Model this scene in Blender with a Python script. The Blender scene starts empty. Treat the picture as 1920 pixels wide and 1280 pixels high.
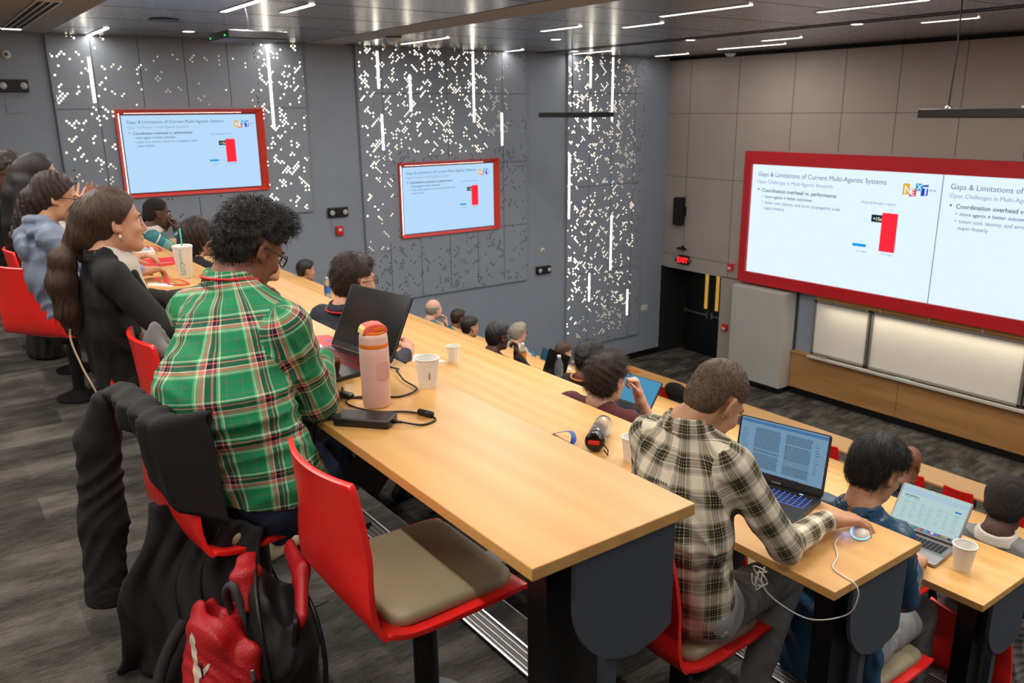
import bpy, math, random, os
import numpy as np
from mathutils import Vector, Matrix
rng = np.random.default_rng(7); random.seed(7)
S = bpy.context.scene; COL = S.collection
V3 = lambda *a: np.array(a, float)
def nrm(v): v = np.asarray(v, float); return v / (np.linalg.norm(v) + 1e-12)
# ------------------------------------------------------------------ objects
def empty(name, loc, label, cat, group=None, rz=0):
    o = bpy.data.objects.new(name, None); COL.objects.link(o); o.empty_display_size = .05
    o.location = loc; o.rotation_euler = (0, 0, rz); return tag(o, label, cat, group)
def tag(o, label, cat, group=None):
    o['label'] = label; o['category'] = cat
    if group: o['group'] = group
    return o
def struct(o): o['kind'] = 'structure'; return o
def copy_tree(o, loc, label, rz=0, group=None):
    r = o.copy(); COL.objects.link(r); r.location = loc; r.rotation_euler = (0, 0, rz); r['label'] = label
    if group: r['group'] = group
    for c in list(o.children):
        d = c.copy(); COL.objects.link(d); d.parent = r
        for g in list(c.children):
            e = g.copy(); COL.objects.link(e); e.parent = d
    return r
def mesh_obj(name, v, f, m, parent=None, smooth=True, uv=None, fm=None, loc=None):
    me = bpy.data.meshes.new(name); me.from_pydata(v, [], f)
    for x in (m if isinstance(m, (list, tuple)) else [m]): me.materials.append(x)
    if smooth: me.polygons.foreach_set('use_smooth', np.ones(len(me.polygons), bool))
    if fm is not None: me.polygons.foreach_set('material_index', np.asarray(fm, np.int32))
    if uv is not None:
        l = me.uv_layers.new(name='UVMap'); l.data.foreach_set('uv', np.asarray(uv, np.float32).ravel())
    me.update(); o = bpy.data.objects.new(name, me); COL.objects.link(o)
    if parent is not None: o.parent = parent
    if loc is not None: o.location = loc
    return o
class MB:
    """collects shapes into one mesh"""
    def __init__(s): s.v = []; s.f = []; s.m = []; s.mi = 0
    def add(s, v, f, T=None):
        b = len(s.v); v = [Vector(p) for p in v]
        if T is not None: v = [T @ p for p in v]
        s.v += [tuple(p) for p in v]; s.f += [[i + b for i in q] for q in f]; s.m += [s.mi] * len(f); return s
    def box(s, c, d, T=None, rz=0, rx=0, bev=0):
        x, y, z = d[0]/2, d[1]/2, d[2]/2
        M = Matrix.Translation(c) @ Matrix.Rotation(rz, 4, 'Z') @ Matrix.Rotation(rx, 4, 'X')
        if T is not None: M = T @ M
        if bev <= 0:
            v = [(i, j, k) for k in (-z, z) for j in (-y, y) for i in (-x, x)]
            f = [(0,2,3,1),(4,5,7,6),(0,1,5,4),(2,6,7,3),(0,4,6,2),(1,3,7,5)]
        else:
            b = min(bev, x*.99, y*.99, z*.99); v = []; idx = {}
            for sx in (-1,1):
                for sy in (-1,1):
                    for sz in (-1,1):
                        for a in range(3):
                            p = [sx*(x-b), sy*(y-b), sz*(z-b)]; p[a] += (sx, sy, sz)[a]*b
                            idx[sx,sy,sz,a] = len(v); v.append(tuple(p))
            f = []
            for a in range(3):
                o = [i for i in range(3) if i != a]
                for sg in (-1,1):
                    q = []
                    for (p1,p2) in ((-1,-1),(1,-1),(1,1),(-1,1)):
                        k = [0,0,0]; k[a]=sg; k[o[0]]=p1; k[o[1]]=p2; q.append(idx[tuple(k)+(a,)])
                    f.append(q)
                for p1 in (-1,1):
                    for p2 in (-1,1):
                        k0=[0,0,0]; k0[o[0]]=p1; k0[o[1]]=p2; k1=list(k0); k0[a]=-1; k1[a]=1
                        f.append([idx[tuple(k0)+(o[0],)], idx[tuple(k1)+(o[0],)], idx[tuple(k1)+(o[1],)], idx[tuple(k0)+(o[1],)]])
            for sx in (-1,1):
                for sy in (-1,1):
                    for sz in (-1,1): f.append([idx[sx,sy,sz,a] for a in range(3)])
            g = []
            for q in f:
                P = [Vector(v[i]) for i in q]; n = (P[1]-P[0]).cross(P[2]-P[0]); c0 = sum(P, Vector())/len(P)
                g.append(q if n.dot(c0) > 0 else q[::-1])
            f = g
        return s.add(v, f, M)
    def tube(s, pts, r, n=8, cap=True, T=None):
        P = [V3(*p) for p in pts]; m = len(P); R = r if hasattr(r, '__len__') else [r]*m
        v = []; up = None
        for i in range(m):
            t = nrm(P[min(i+1, m-1)] - P[max(i-1, 0)])
            if up is None: up = V3(0,0,1) if abs(t[2]) < .9 else V3(1,0,0)
            a = nrm(np.cross(up, t)); up = nrm(np.cross(t, a)); 
            for k in range(n):
                q = 2*math.pi*k/n; v.append(tuple(P[i] + R[i]*(math.cos(q)*a + math.sin(q)*up)))
        f = [[i*n+k, i*n+(k+1)%n, (i+1)*n+(k+1)%n, (i+1)*n+k] for i in range(m-1) for k in range(n)]
        if cap: f += [list(range(n))[::-1], [(m-1)*n+k for k in range(n)]]
        return s.add(v, f, T)
    def lathe(s, prof, n=28, c=(0,0,0), T=None):
        v = []; f = []; m = len(prof)
        for r, z in prof:
            for k in range(n):
                q = 2*math.pi*k/n; v.append((c[0]+r*math.cos(q), c[1]+r*math.sin(q), c[2]+z))
        f = [[i*n+k, i*n+(k+1)%n, (i+1)*n+(k+1)%n, (i+1)*n+k] for i in range(m-1) for k in range(n)]
        if prof[0][0] > 1e-5: f.append(list(range(n))[::-1])
        if prof[-1][0] > 1e-5: f.append([(m-1)*n+k for k in range(n)])
        return s.add(v, f, T)
    def prism(s, poly, h, T=None):
        """poly in xy, extruded z 0..h"""
        n = len(poly); v = [(x, y, 0) for x, y in poly] + [(x, y, h) for x, y in poly]
        f = [list(range(n))[::-1], list(range(n, 2*n))] + [[i, (i+1)%n, n+(i+1)%n, n+i] for i in range(n)]
        return s.add(v, f, T)
    def grid(s, fn, nu, nv, T=None):
        v = [fn(i/(nu-1), j/(nv-1)) for j in range(nv) for i in range(nu)]
        f = [[j*nu+i, j*nu+i+1, (j+1)*nu+i+1, (j+1)*nu+i] for j in range(nv-1) for i in range(nu-1)]
        return s.add(v, f, T)
    def build(s, name, m, parent=None, smooth=False, loc=None, bevel=0):
        o = mesh_obj(name, s.v, s.f, m, parent, smooth, fm=s.m if isinstance(m, (list, tuple)) else None, loc=loc)
        if bevel:
            b = o.modifiers.new('b', 'BEVEL'); b.width = bevel; b.segments = 2; b.limit_method = 'ANGLE'
        elif smooth == 'auto':
            o.data.set_sharp_from_angle(angle=math.radians(40))
        return o
def BX(name, c, d, m, parent=None, bevel=0, rz=0, rx=0): return MB().box(c, d, rz=rz, rx=rx).build(name, m, parent, bevel=bevel)
def rrect(w, h, r, n=5):
    p = []
    for cx, cy, a0 in ((w/2-r, h/2-r, 0), (-w/2+r, h/2-r, 90), (-w/2+r, -h/2+r, 180), (w/2-r, -h/2+r, 270)):
        for i in range(n+1):
            a = math.radians(a0+90*i/n); p.append((cx+r*math.cos(a), cy+r*math.sin(a)))
    return p
def text_mesh(s, size, bold=0, align='LEFT', ls=1.0):
    cu = bpy.data.curves.new('t', 'FONT'); cu.body = s; cu.size = size; cu.align_x = align; cu.offset = bold*size; cu.space_line = ls
    cu.resolution_u = 3
    o = bpy.data.objects.new('t', cu); COL.objects.link(o)
    dg = bpy.context.evaluated_depsgraph_get(); dg.update()
    me = bpy.data.meshes.new_from_object(o.evaluated_get(dg))
    v = [tuple(p.co) for p in me.vertices]; f = [list(p.vertices) for p in me.polygons]
    bpy.data.objects.remove(o); bpy.data.curves.remove(cu); bpy.data.meshes.remove(me); return v, f
# ------------------------------------------------------------------ materials
def srgb(r, g, b):
    return tuple((c/255/12.92 if c/255 <= .04045 else ((c/255+.055)/1.055)**2.4) for c in (r, g, b)) + (1,)
class NT:
    def __init__(s, name):
        s.mat = bpy.data.materials.new(name); s.mat.use_nodes = True; s.t = s.mat.node_tree; s.n = s.t.nodes
        s.p = s.n['Principled BSDF']
    def node(s, k, **kw):
        x = s.n.new(k)
        for a, b in kw.items():
            if a.startswith('i_'):
                x.inputs[a[2:].replace('_', ' ')].default_value = b
            else: setattr(x, a, b)
        return x
    def link(s, a, b): s.t.links.new(a, b)
    def ramp(s, fac, stops, interp='LINEAR'):
        r = s.node('ShaderNodeValToRGB'); cr = r.color_ramp; cr.interpolation = interp
        while len(cr.elements) < len(stops): cr.elements.new(.5)
        for e, (p, c) in zip(cr.elements, stops): e.position = p; e.color = c
        s.link(fac, r.inputs[0]); return r.outputs[0]
    def math(s, op, a, b=None):
        x = s.node('ShaderNodeMath', operation=op)
        for i, q in enumerate((a, b)):
            if q is None: continue
            if isinstance(q, (int, float)): x.inputs[i].default_value = q
            else: s.link(q, x.inputs[i])
        return x.outputs[0]
    def mix(s, fac, a, b, blend='MIX'):
        x = s.node('ShaderNodeMix', data_type='RGBA', blend_type=blend)
        for i, q in ((0, fac), (6, a), (7, b)):
            if isinstance(q, (int, float, tuple)): x.inputs[i].default_value = q
            else: s.link(q, x.inputs[i])
        return x.outputs[2]
    def coords(s, kind='Object', scale=(1,1,1), rot=(0,0,0)):
        c = s.node('ShaderNodeTexCoord'); m = s.node('ShaderNodeMapping'); m.inputs['Scale'].default_value = scale
        m.inputs['Rotation'].default_value = rot
        s.link(c.outputs[kind], m.inputs[0]); return m.outputs[0]
    def noise(s, vec, scale, detail=3, rough=.5):
        x = s.node('ShaderNodeTexNoise'); x.inputs['Scale'].default_value = scale; x.inputs['Detail'].default_value = detail
        x.inputs['Roughness'].default_value = rough; s.link(vec, x.inputs['Vector']); return x.outputs['Fac']
    def bump(s, h, strength=.3, dist=.01):
        b = s.node('ShaderNodeBump'); b.inputs['Strength'].default_value = strength; b.inputs['Distance'].default_value = dist
        s.link(h, b.inputs['Height']); s.link(b.outputs[0], s.p.inputs['Normal'])
    def base(s, c):
        if isinstance(c, tuple): s.p.inputs['Base Color'].default_value = c
        else: s.link(c, s.p.inputs['Base Color'])
    def set(s, **kw):
        for k, v in kw.items(): s.p.inputs[k.replace('_', ' ')].default_value = v
        return s
def M(name, c, rough=.5, metal=0, emit=0, ecol=None, noise=None, bump=None, var=.035, **kw):
    """simple procedural surface: base colour with slight noise variation"""
    n = NT(name); c = srgb(*c); n.set(Roughness=rough, Metallic=metal)
    sc = noise or 40; vec = n.coords('Object')
    f = n.noise(vec, sc, 3)
    k = var; n.base(n.ramp(f, [(.25, tuple(x*(1-k) for x in c[:3])+(1,)), (.75, tuple(min(1, x*(1+k)) for x in c[:3])+(1,))]))
    if bump: n.bump(f, bump, .004)
    if emit:
        n.p.inputs['Emission Color'].default_value = srgb(*(ecol or c)) if ecol else c
        n.p.inputs['Emission Strength'].default_value = emit
    for k2, v in kw.items(): n.p.inputs[k2.replace('_', ' ')].default_value = v
    return n.mat
def EM(name, c, s):
    n = NT(name); e = n.node('ShaderNodeEmission'); e.inputs[0].default_value = srgb(*c); e.inputs[1].default_value = s
    n.link(e.outputs[0], n.n['Material Output'].inputs[0]); return n.mat
def wood_mat(name, a, b, rough=.32):
    n = NT(name); vec = n.coords('Object', (1.2, 9, 9)); f1 = n.noise(vec, 1.6, 6, .6)
    v2 = n.coords('Object', (4, 60, 60)); f2 = n.noise(v2, 2, 3)
    w = n.node('ShaderNodeTexWave', wave_type='BANDS', bands_direction='Y'); w.inputs['Scale'].default_value = .9
    w.inputs['Distortion'].default_value = 9; w.inputs['Detail'].default_value = 3; n.link(n.coords('Object', (.25, 3, 3)), w.inputs['Vector'])
    f = n.math('ADD', n.math('MULTIPLY', f1, .5), n.math('ADD', n.math('MULTIPLY', f2, .22), n.math('MULTIPLY', w.outputs['Fac'], .28)))
    n.base(n.ramp(f, [(.3, srgb(*a)), (.7, srgb(*b))])); n.set(Roughness=rough); n.bump(f2, .05, .002); return n.mat
def plaid_mat(name, period, stops, con=.05):
    """woven plaid on UV (metres): warp and weft stripe ramps averaged"""
    n = NT(name); c = n.node('ShaderNodeTexCoord'); sp = n.node('ShaderNodeSeparateXYZ'); n.link(c.outputs['UV'], sp.inputs[0])
    out = []
    for a in (0, 1):
        fr = n.math('FRACT', n.math('DIVIDE', sp.outputs[a], period)); out.append(n.ramp(fr, stops, 'CONSTANT'))
    col = n.mix(.5, out[0], out[1]); bc = n.node('ShaderNodeBrightContrast'); bc.inputs['Contrast'].default_value = con; bc.inputs['Bright'].default_value = .0; n.link(n.mix(.15, col, n.mix(1.0, out[0], out[1], 'MULTIPLY')), bc.inputs[0]); n.base(bc.outputs[0])
    n.set(Roughness=.85); vec = n.coords('Object'); n.bump(n.noise(vec, 60, 4), .25, .004); return n.mat
# ------------------------------------------------------------------ implicit surfaces -> one continuous mesh
class SDF:
    def __init__(s): s.p = []
    def cone(s, a, b, ra, rb, k=.02, lat=None, sx=1., sub=False):
        a = V3(*a); b = V3(*b); R = max(ra, rb)*max(sx, 1)
        s.p.append(('c', a, b, ra, rb, k, None if lat is None else nrm(lat), sx, sub, np.minimum(a, b)-R, np.maximum(a, b)+R)); return s
    def ell(s, c, r, k=.02, R=None, sub=False):
        c = V3(*c); r = V3(*r); m = max(r) if R is not None else r
        s.p.append(('e', c, r, R, None, k, None, 1, sub, c-m, c+m)); return s
    def chain(s, pts, rad, k=.02, lat=None, sx=1.):
        for i in range(len(pts)-1): s.cone(pts[i], pts[i+1], rad[i], rad[i+1], k, lat, sx)
        return s
    @staticmethod
    def dist(q, P):
        if q[0] == 'c':
            a, b, ra, rb, lat, sx = q[1], q[2], q[3], q[4], q[6], q[7]
            ba = b-a; w = P-a; t = np.clip(w@ba/(ba@ba+1e-12), 0, 1); w = w-t[:, None]*ba
            d2 = (w*w).sum(1)
            if lat is not None: wl = w@lat; d2 = np.maximum(d2-wl*wl*(1-1/sx**2), 0)
            return np.sqrt(d2)-(ra+(rb-ra)*t)
        w = P-q[1]
        if q[3] is not None: w = w@q[3]
        k0 = np.sqrt(((w/q[2])**2).sum(1)); k1 = np.sqrt(((w/q[2]**2)**2).sum(1))+1e-9
        return k0*(k0-1)/k1
    def mesh(s, h, off=0., disp=None, post=None, smooth=1, only=None):
        pos = [q for q in s.p if not q[8]]; ex = off+.03
        lo = np.min([q[9] for q in pos], 0)-ex-3*h; hi = np.max([q[10] for q in pos], 0)+ex+3*h
        B = 8; n = np.ceil((hi-lo)/(h*B)).astype(int); N = n*B
        V = np.full(N, 1., np.float32); blocks = {}
        for i, q in enumerate(s.p):
            m = abs(off)+q[5]+2.5*h+.012
            a = np.clip(((q[9]-m-lo)/(h*B)).astype(int), 0, n-1); b = np.clip(((q[10]+m-lo)/(h*B)).astype(int), 0, n-1)
            for x in range(a[0], b[0]+1):
                for y in range(a[1], b[1]+1):
                    for z in range(a[2], b[2]+1): blocks.setdefault((x, y, z), []).append(i)
        g = np.arange(B)*h; G = np.stack(np.meshgrid(g, g, g, indexing='ij'), -1).reshape(-1, 3); rad = h*B*.87
        for (x, y, z), L in blocks.items():
            o = lo+np.array([x, y, z])*h*B; c = (o+h*(B-1)/2)[None]
            dc = [(SDF.dist(s.p[i], c)[0]) for i in L]
            best = min([d for d, i in zip(dc, L) if not s.p[i][8]] or [1.])
            hassub = any(s.p[i][8] for i in L)
            if best > rad*1.6+off+.04: continue
            if best < -(rad*1.3+.03) and not hassub and post is None:
                V[x*B:x*B+B, y*B:y*B+B, z*B:z*B+B] = -1; continue
            P = o+G; D = None
            for i, d0 in zip(L, dc):
                q = s.p[i]
                if d0 > rad*1.7+q[5]+off+.05 and not q[8]: continue
                d = SDF.dist(q, P); k = q[5]
                if D is None:
                    D = np.full(len(P), 1.) if q[8] else d; continue
                if q[8]: hh = np.clip(k-np.abs(D+d), 0, None); D = np.maximum(D, -d)+hh*hh/(4*k)
                else: hh = np.clip(k-np.abs(D-d), 0, None); D = np.minimum(D, d)-hh*hh/(4*k)
            if D is None: continue
            if off: D = D-off
            if disp is not None: D = D+disp(P)
            if post is not None: D = post(P, D)
            V[x*B:x*B+B, y*B:y*B+B, z*B:z*B+B] = D.reshape(B, B, B)
        return nets(V, lo, h, smooth)
def nets(V, lo, h, smooth):
    S_ = V < 0; nx, ny, nz = V.shape
    cnt = np.zeros((nx-1, ny-1, nz-1), np.int8)
    for a in (0, 1):
        for b in (0, 1):
            for c in (0, 1): cnt += S_[a:nx-1+a, b:ny-1+b, c:nz-1+c]
    act = (cnt > 0) & (cnt < 8); I = np.argwhere(act)
    if len(I) == 0: return np.zeros((0, 3)), np.zeros((0, 4), int)
    idx = np.full(act.shape, -1, np.int32); idx[act] = np.arange(len(I))
    acc = np.zeros((len(I), 3)); num = np.zeros(len(I))
    C = [(a, b, c) for a in (0, 1) for b in (0, 1) for c in (0, 1)]
    for p in C:
        for ax in range(3):
            if p[ax]: continue
            q = list(p); q[ax] = 1; q = tuple(q)
            v0 = V[I[:, 0]+p[0], I[:, 1]+p[1], I[:, 2]+p[2]]; v1 = V[I[:, 0]+q[0], I[:, 1]+q[1], I[:, 2]+q[2]]
            m = (v0 < 0) != (v1 < 0); t = np.where(m, v0/(v0-v1+1e-12), 0)
            e = np.tile(np.array(p, float), (len(I), 1)); e[:, ax] += t
            acc[m] += e[m]; num[m] += 1
    v = lo+(I+acc/num[:, None])*h
    F = []
    for ax in range(3):
        o = [(1, 2), (2, 0), (0, 1)][ax]
        sl0 = [slice(None)]*3; sl1 = [slice(None)]*3; sl0[ax] = slice(0, -1); sl1[ax] = slice(1, None)
        A = S_[tuple(sl0)]; Bm = S_[tuple(sl1)]; E = np.argwhere(A != Bm)
        ok = (E[:, o[0]] > 0) & (E[:, o[1]] > 0) & (E[:, o[0]] < act.shape[o[0]]) & (E[:, o[1]] < act.shape[o[1]]); E = E[ok]
        if len(E) == 0: continue
        def at(d0, d1):
            q = E.copy(); q[:, o[0]] += d0; q[:, o[1]] += d1; return idx[q[:, 0], q[:, 1], q[:, 2]]
        quad = np.stack([at(-1, -1), at(0, -1), at(0, 0), at(-1, 0)], 1)
        fl = ~A[E[:, 0], E[:, 1], E[:, 2]]; quad[fl] = quad[fl][:, ::-1]; F.append(quad)
    F = np.concatenate(F); F = F[(F >= 0).all(1)]
    for _ in range(smooth):
        a = np.zeros_like(v); c = np.zeros(len(v))
        for i in range(4):
            np.add.at(a, F[:, i], v[F[:, (i+1) % 4]]+v[F[:, (i+3) % 4]]); np.add.at(c, F[:, i], 2)
        v = v*.5+.5*a/np.maximum(c, 1)[:, None]
    return v, F
def wrinkle(amp, seed=0, f=1., sc=(1, 1, 1), sign=1):
    r = np.random.default_rng(seed); D = [nrm(r.normal(size=3)) for _ in range(8)]; ph = r.uniform(0, 6, 8)
    sc = V3(*sc)
    def g(P):
        P = P*sc
        w = 1.3*np.sin(P@D[0]*13+ph[0])+1.1*np.sin(P@D[1]*21+ph[1])
        a = (1-2*np.abs(np.sin(P@D[2]*31*f+w+ph[2])))*(.55+.45*np.sin(P@D[3]*12+w+ph[3])); b = (1-2*np.abs(np.sin(P@D[4]*57*f+1.4*w+ph[4])))*(.5+.5*np.sin(P@D[5]*17-w+ph[5]))
        return sign*amp*(a+.55*b)
    return g
def rotm(yaw, pitch, roll):
    """columns: right, forward, up.  yaw about z (0 faces +Y, positive turns left), pitch down, roll to the right"""
    R = Matrix.Rotation(yaw, 3, 'Z') @ Matrix.Rotation(-pitch, 3, 'X') @ Matrix.Rotation(roll, 3, 'Y'); return np.array(R)
# ------------------------------------------------------------------ people
def add_hand(sd, W, f, n, s, curl=(.5, .55, .6, .7), thumb=.4, spread=.06, sc=1.):
    """W wrist, f finger direction, n back-of-hand normal, s +1 right hand / -1 left"""
    f = nrm(f); n = nrm(V3(*n)-np.dot(n, f)*f); x = nrm(np.cross(f, n))
    w = lambda a, b, c: W+sc*(a*x+b*f+c*n)
    kn = [(-.030, .088), (-.010, .093), (.011, .090), (.030, .080)]
    if s < 0: kn = [(-a, b) for a, b in kn]
    k = .005
    sd.cone(w(0, -.035, 0), w(0, .015, 0), .026*sc, .027*sc, .02, x, 1.25)
    for (a, b) in kn: sd.cone(w(a*.55, .012, 0), w(a, b, 0), .0165*sc, .0118*sc, .012)
    sd.cone(w(0, .02, -.003), w(0, .075, -.003), .019*sc, .014*sc, .014, x, 1.9)
    L = [(.042, .026, .021), (.046, .030, .022), (.042, .028, .021), (.033, .021, .019)]
    for i, (a, b) in enumerate(kn):
        p = w(a, b, 0); ang = 0; sg = (a/.03)*spread
        for j, l in enumerate(L[i]):
            ang += curl[i]*(1., 1.15, .7)[j]
            d = math.cos(ang)*(f*math.cos(sg)+x*math.sin(sg))-math.sin(ang)*n
            q = p+sc*l*d; r0 = (.0098, .0088, .0078)[j]*sc*(1-.07*(i == 3)); sd.cone(p, q, r0, r0*.92, k); p = q
    tx = -s
    p = w(tx*.022, .018, -.006); dirs = [nrm(tx*.75*x+.62*f-.3*n), nrm(tx*(.5-thumb*.5)*x+.8*f-(.2+thumb*.5)*n), nrm(tx*(.25-thumb*.8)*x+.85*f-(.15+thumb*.7)*n)]
    for j, (l, r0, r1) in enumerate(((.044, .0155, .0125), (.032, .0118, .0105), (.026, .0102, .0085))):
        q = p+sc*l*dirs[j]; sd.cone(p, q, r0*sc, r1*sc, .008 if j == 0 else k); p = q
def ik(Sh, W, l1, l2, pole):
    d = W-Sh; L = np.linalg.norm(d); m = (l1+l2)*.995
    if L > m: l1 *= L/m; l2 *= L/m
    u = d/L; a = (l1*l1-l2*l2+L*L)/(2*L); hgt = math.sqrt(max(l1*l1-a*a, 1e-5)); pl = nrm(pole-np.dot(pole, u)*u)
    return Sh+u*a+pl*hgt
HAIRM = {}
def hair_mat(name, c, rough=.42, spec=None):
    if name in HAIRM: return HAIRM[name]
    n = NT(name); vec = n.coords('Object', (50, 50, 7)); f = n.noise(vec, 5, 5, .7); c0 = srgb(*c)
    n.base(n.ramp(f, [(.3, tuple(x*.45 for x in c0[:3])+(1,)), (.7, tuple(x*1.7 for x in c0[:3])+(1,))])); n.set(Roughness=rough); n.bump(f, .7, .006)
    HAIRM[name] = n.mat; return n.mat
def skin_mat(name, c):
    n = NT(name); f = n.noise(n.coords('Object'), 18, 4); c0 = srgb(*c)
    n.base(n.ramp(f, [(.3, (c0[0]*.9, c0[1]*.84, c0[2]*.82, 1)), (.7, (c0[0]*1.06, c0[1]*1.04, c0[2]*1.03, 1))])); n.set(Roughness=.5)
    n.p.inputs['Subsurface Weight'].default_value = .06; n.p.inputs['Subsurface Radius'].default_value = (.012, .005, .003); n.p.inputs['Subsurface Scale'].default_value = .5
    return n.mat
def head_prims(sd, C, R, nose=1., jaw=1., ears=True, k=.022):
    w = lambda *p: C+R@V3(*p)
    e = lambda c, r, kk=k, sub=False, RR=None: sd.ell(w(*c), r, kk, R if RR is None else R@RR, sub)
    e((0, -.014, .036), (.0755, .0965, .087)); e((0, .030, -.040), (.0625*jaw, .060, .080), .03)
    e((0, .012, -.058), (.058*jaw, .056, .056), .03)
    sd.cone(w(-.036*jaw, .03, -.083), w(0, .072, -.102), .026, .021, .02); sd.cone(w(.036*jaw, .03, -.083), w(0, .072, -.102), .026, .021, .02)
    sd.cone(w(-.03, .082, .022), w(.03, .082, .022), .012, .012, .014)
    e((-.034, .068, -.03), (.022, .022, .02), .02); e((.034, .068, -.03), (.022, .022, .02), .02)
    e((-.031, .096, .004), (.0145, .011, .0085), .010, True); e((.031, .096, .004), (.0145, .011, .0085), .010, True)
    for s_ in (-1, 1): e((s_*.031, .0825, .0125), (.0155, .0105, .0058), .004); e((s_*.031, .0815, -.0065), (.0145, .0095, .0045), .004)
    sd.cone(w(0, .090, .008), w(0, .106*(.5+.5*nose)+.053*(1-nose), -.034), .0075, .0118*nose, .01)
    e((-.011, .096, -.039), (.0085, .009, .007), .006); e((.011, .096, -.039), (.0085, .009, .007), .006)
    e((0, .090, -.066), (.023, .0125, .0055), .005); e((0, .088, -.077), (.020, .0125, .0065), .005)
    if ears:
        for s_ in (-1, 1):
            Re = np.array(Matrix.Rotation(s_*.38, 3, 'Z') @ Matrix.Rotation(-.2, 3, 'X'))
            e((s_*.079, -.008, -.006), (.0075, .0205, .033), .006, False, Re); e((s_*.086, -.004, -.002), (.006, .011, .019), .006, True, Re)
            e((s_*.074, .004, -.03), (.008, .009, .011), .008)
def _hairline(q): return np.maximum(.8*q[:, 1]-.6*q[:, 2]-.012, 0)
def hair_build(C, R, kind, h, parent, mat, vol=.0, seed=1, strands=0, tail=None, root=(0, 0, 0), slen=.05):
    sd = SDF(); w = lambda *p: C+R@V3(*p); v = vol
    loc = lambda P: (P-C)@R
    amp, fr = .003, 1.6; clipk = (0, .8, -.6, .012)
    lo_z = -.085
    if kind in ('short', 'curly', 'afro', 'buzz'):
        sd.ell(w(0, -.016, .040), (.0795+v, .101+v, .091+v), .02, R)
        sd.ell(w(0, -.052, -.02), (.066+v*.7, .052+v*.8, .060+v*.6), .03, R)
        if kind == 'curly': sd.ell(w(0, .045, .105), (.066, .052, .036), .02, R); amp, fr = .0065, 2.6
        if kind == 'short': sd.ell(w(0, .055, .088), (.058, .036, .03), .02, R); amp, fr = .0035, 2.2
        if kind == 'afro': amp, fr = .0035, 4.5
        if kind == 'buzz': amp, fr = .0006, 6
    elif kind == 'bald':
        sd.ell(w(0, -.016, .03), (.0795+v, .100+v, .086+v), .02, R); sd.ell(w(0, -.05, -.02), (.066, .052, .06), .03, R); amp, fr = .002, 3
    elif kind in ('pony', 'long', 'bun'):
        sd.ell(w(0, -.018, .040), (.083+v, .104+v, .092+v), .02, R); sd.ell(w(0, -.05, -.02), (.072, .058, .07), .03, R); lo_z = -.1
        amp, fr = (.0015, 2.) if kind == 'long' else (.0022, 2.2)
        if kind == 'bun': amp, fr = .006, 2.8
    nm = 0
    if tail:
        for pts, rad in tail: sd.chain([V3(*p) for p in pts], rad, .022)
        nm = 1
    dz = wrinkle(amp, seed, fr*1.3, (1, 1, .3) if kind in ('pony', 'long') else (1, 1, 1))
    def post(P, D):
        q = loc(P); face = .8*q[:, 1]-.6*q[:, 2]-.012
        if kind in ('short', 'curly', 'afro', 'buzz'): face = np.maximum(face, np.where(q[:, 1] > -.035, -.6*q[:, 2]-.034+.55*q[:, 1], -.088-q[:, 2]))
        if kind in ('short', 'curly', 'buzz', 'afro'):
            face = face+.004*np.sin(q[:, 0]*260+3*np.sin(q[:, 1]*170))*np.sin(q[:, 1]*230+q[:, 2]*90)
            face = np.maximum(face, np.where(np.abs(q[:, 0]) > .055, np.minimum(np.minimum(q[:, 1]+.034, .045-q[:, 1]), .030-q[:, 2]), -1))
        if kind == 'curly': face = np.minimum(face, np.where((q[:, 2] > .035) & (q[:, 1] > .05), .02*0+(.05-q[:, 2])*.7, 9))
        if kind == 'bald': face = np.maximum(np.maximum(face, q[:, 2]-.048), np.where(q[:, 1] > -.03, -.6*q[:, 2]-.02, -.085-q[:, 2]))
        if nm:
            far = np.linalg.norm(q-V3(0, -.02, .03), axis=1) > .118; face = np.where(far & (q[:, 1] < .07), -1, face)
            face = np.where((q[:, 1] < -.03) & (q[:, 2] < .0), -1, face)
        return np.maximum(D, face)
    vv, ff = sd.mesh(h, disp=dz, post=post)
    if strands and len(ff):
        r = np.random.default_rng(seed); tri = vv[ff].mean(1)
        nn = np.cross(vv[ff[:, 2]]-vv[ff[:, 0]], vv[ff[:, 3]]-vv[ff[:, 1]]); nn /= np.linalg.norm(nn, axis=1)[:, None]+1e-12
        ql = loc(tri); okf = np.where(~((np.abs(ql[:, 0]) > .055) & (ql[:, 2] < .05) & (ql[:, 1] > -.045)) & ~((ql[:, 1] > .055) & (ql[:, 2] < .085)) & ((ql[:, 1] < .01) | (kind not in ('pony', 'long', 'bun'))))[0]; pick = okf[r.integers(0, len(okf), strands)]; crown = w(0, -.06, .13); SV = []; SF = []
        for i in pick:
            p = tri[i]; n0 = nn[i]; d = nrm(p-crown); d = d*.8+r.normal(size=3)*(.5 if kind == 'curly' else (.4 if kind == 'short' else .12)); d[2] -= .25; d = nrm(d-np.dot(d, n0)*n0)
            L = slen*r.uniform(.5, 1.2); b0 = len(SV); K = 5; side = np.cross(n0, d)
            cu = r.uniform(-1, 1)*(9 if kind == 'curly' else 3); q = p-n0*.003; dd = d.copy(); wd = .0011
            for j in range(K):
                t = j/(K-1); lift = .011*math.sin(t*2.6)*(1.2 if kind == 'curly' else (.6 if kind == 'short' else .15))
                pos = q+n0*(lift+.003); ww = wd*(1-t*.8)
                SV += [pos-side*ww, pos+n0*ww, pos+side*ww]
                q = q+dd*L/(K-1); a = cu*L/(K-1); dd = nrm(dd*math.cos(a)+side*math.sin(a)-n0*.25*t); side = np.cross(n0, dd)
            for j in range(K-1):
                for m_ in range(3): SF.append([b0+j*3+m_, b0+j*3+(m_+1) % 3, b0+j*3+3+(m_+1) % 3, b0+j*3+3+m_])
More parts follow.
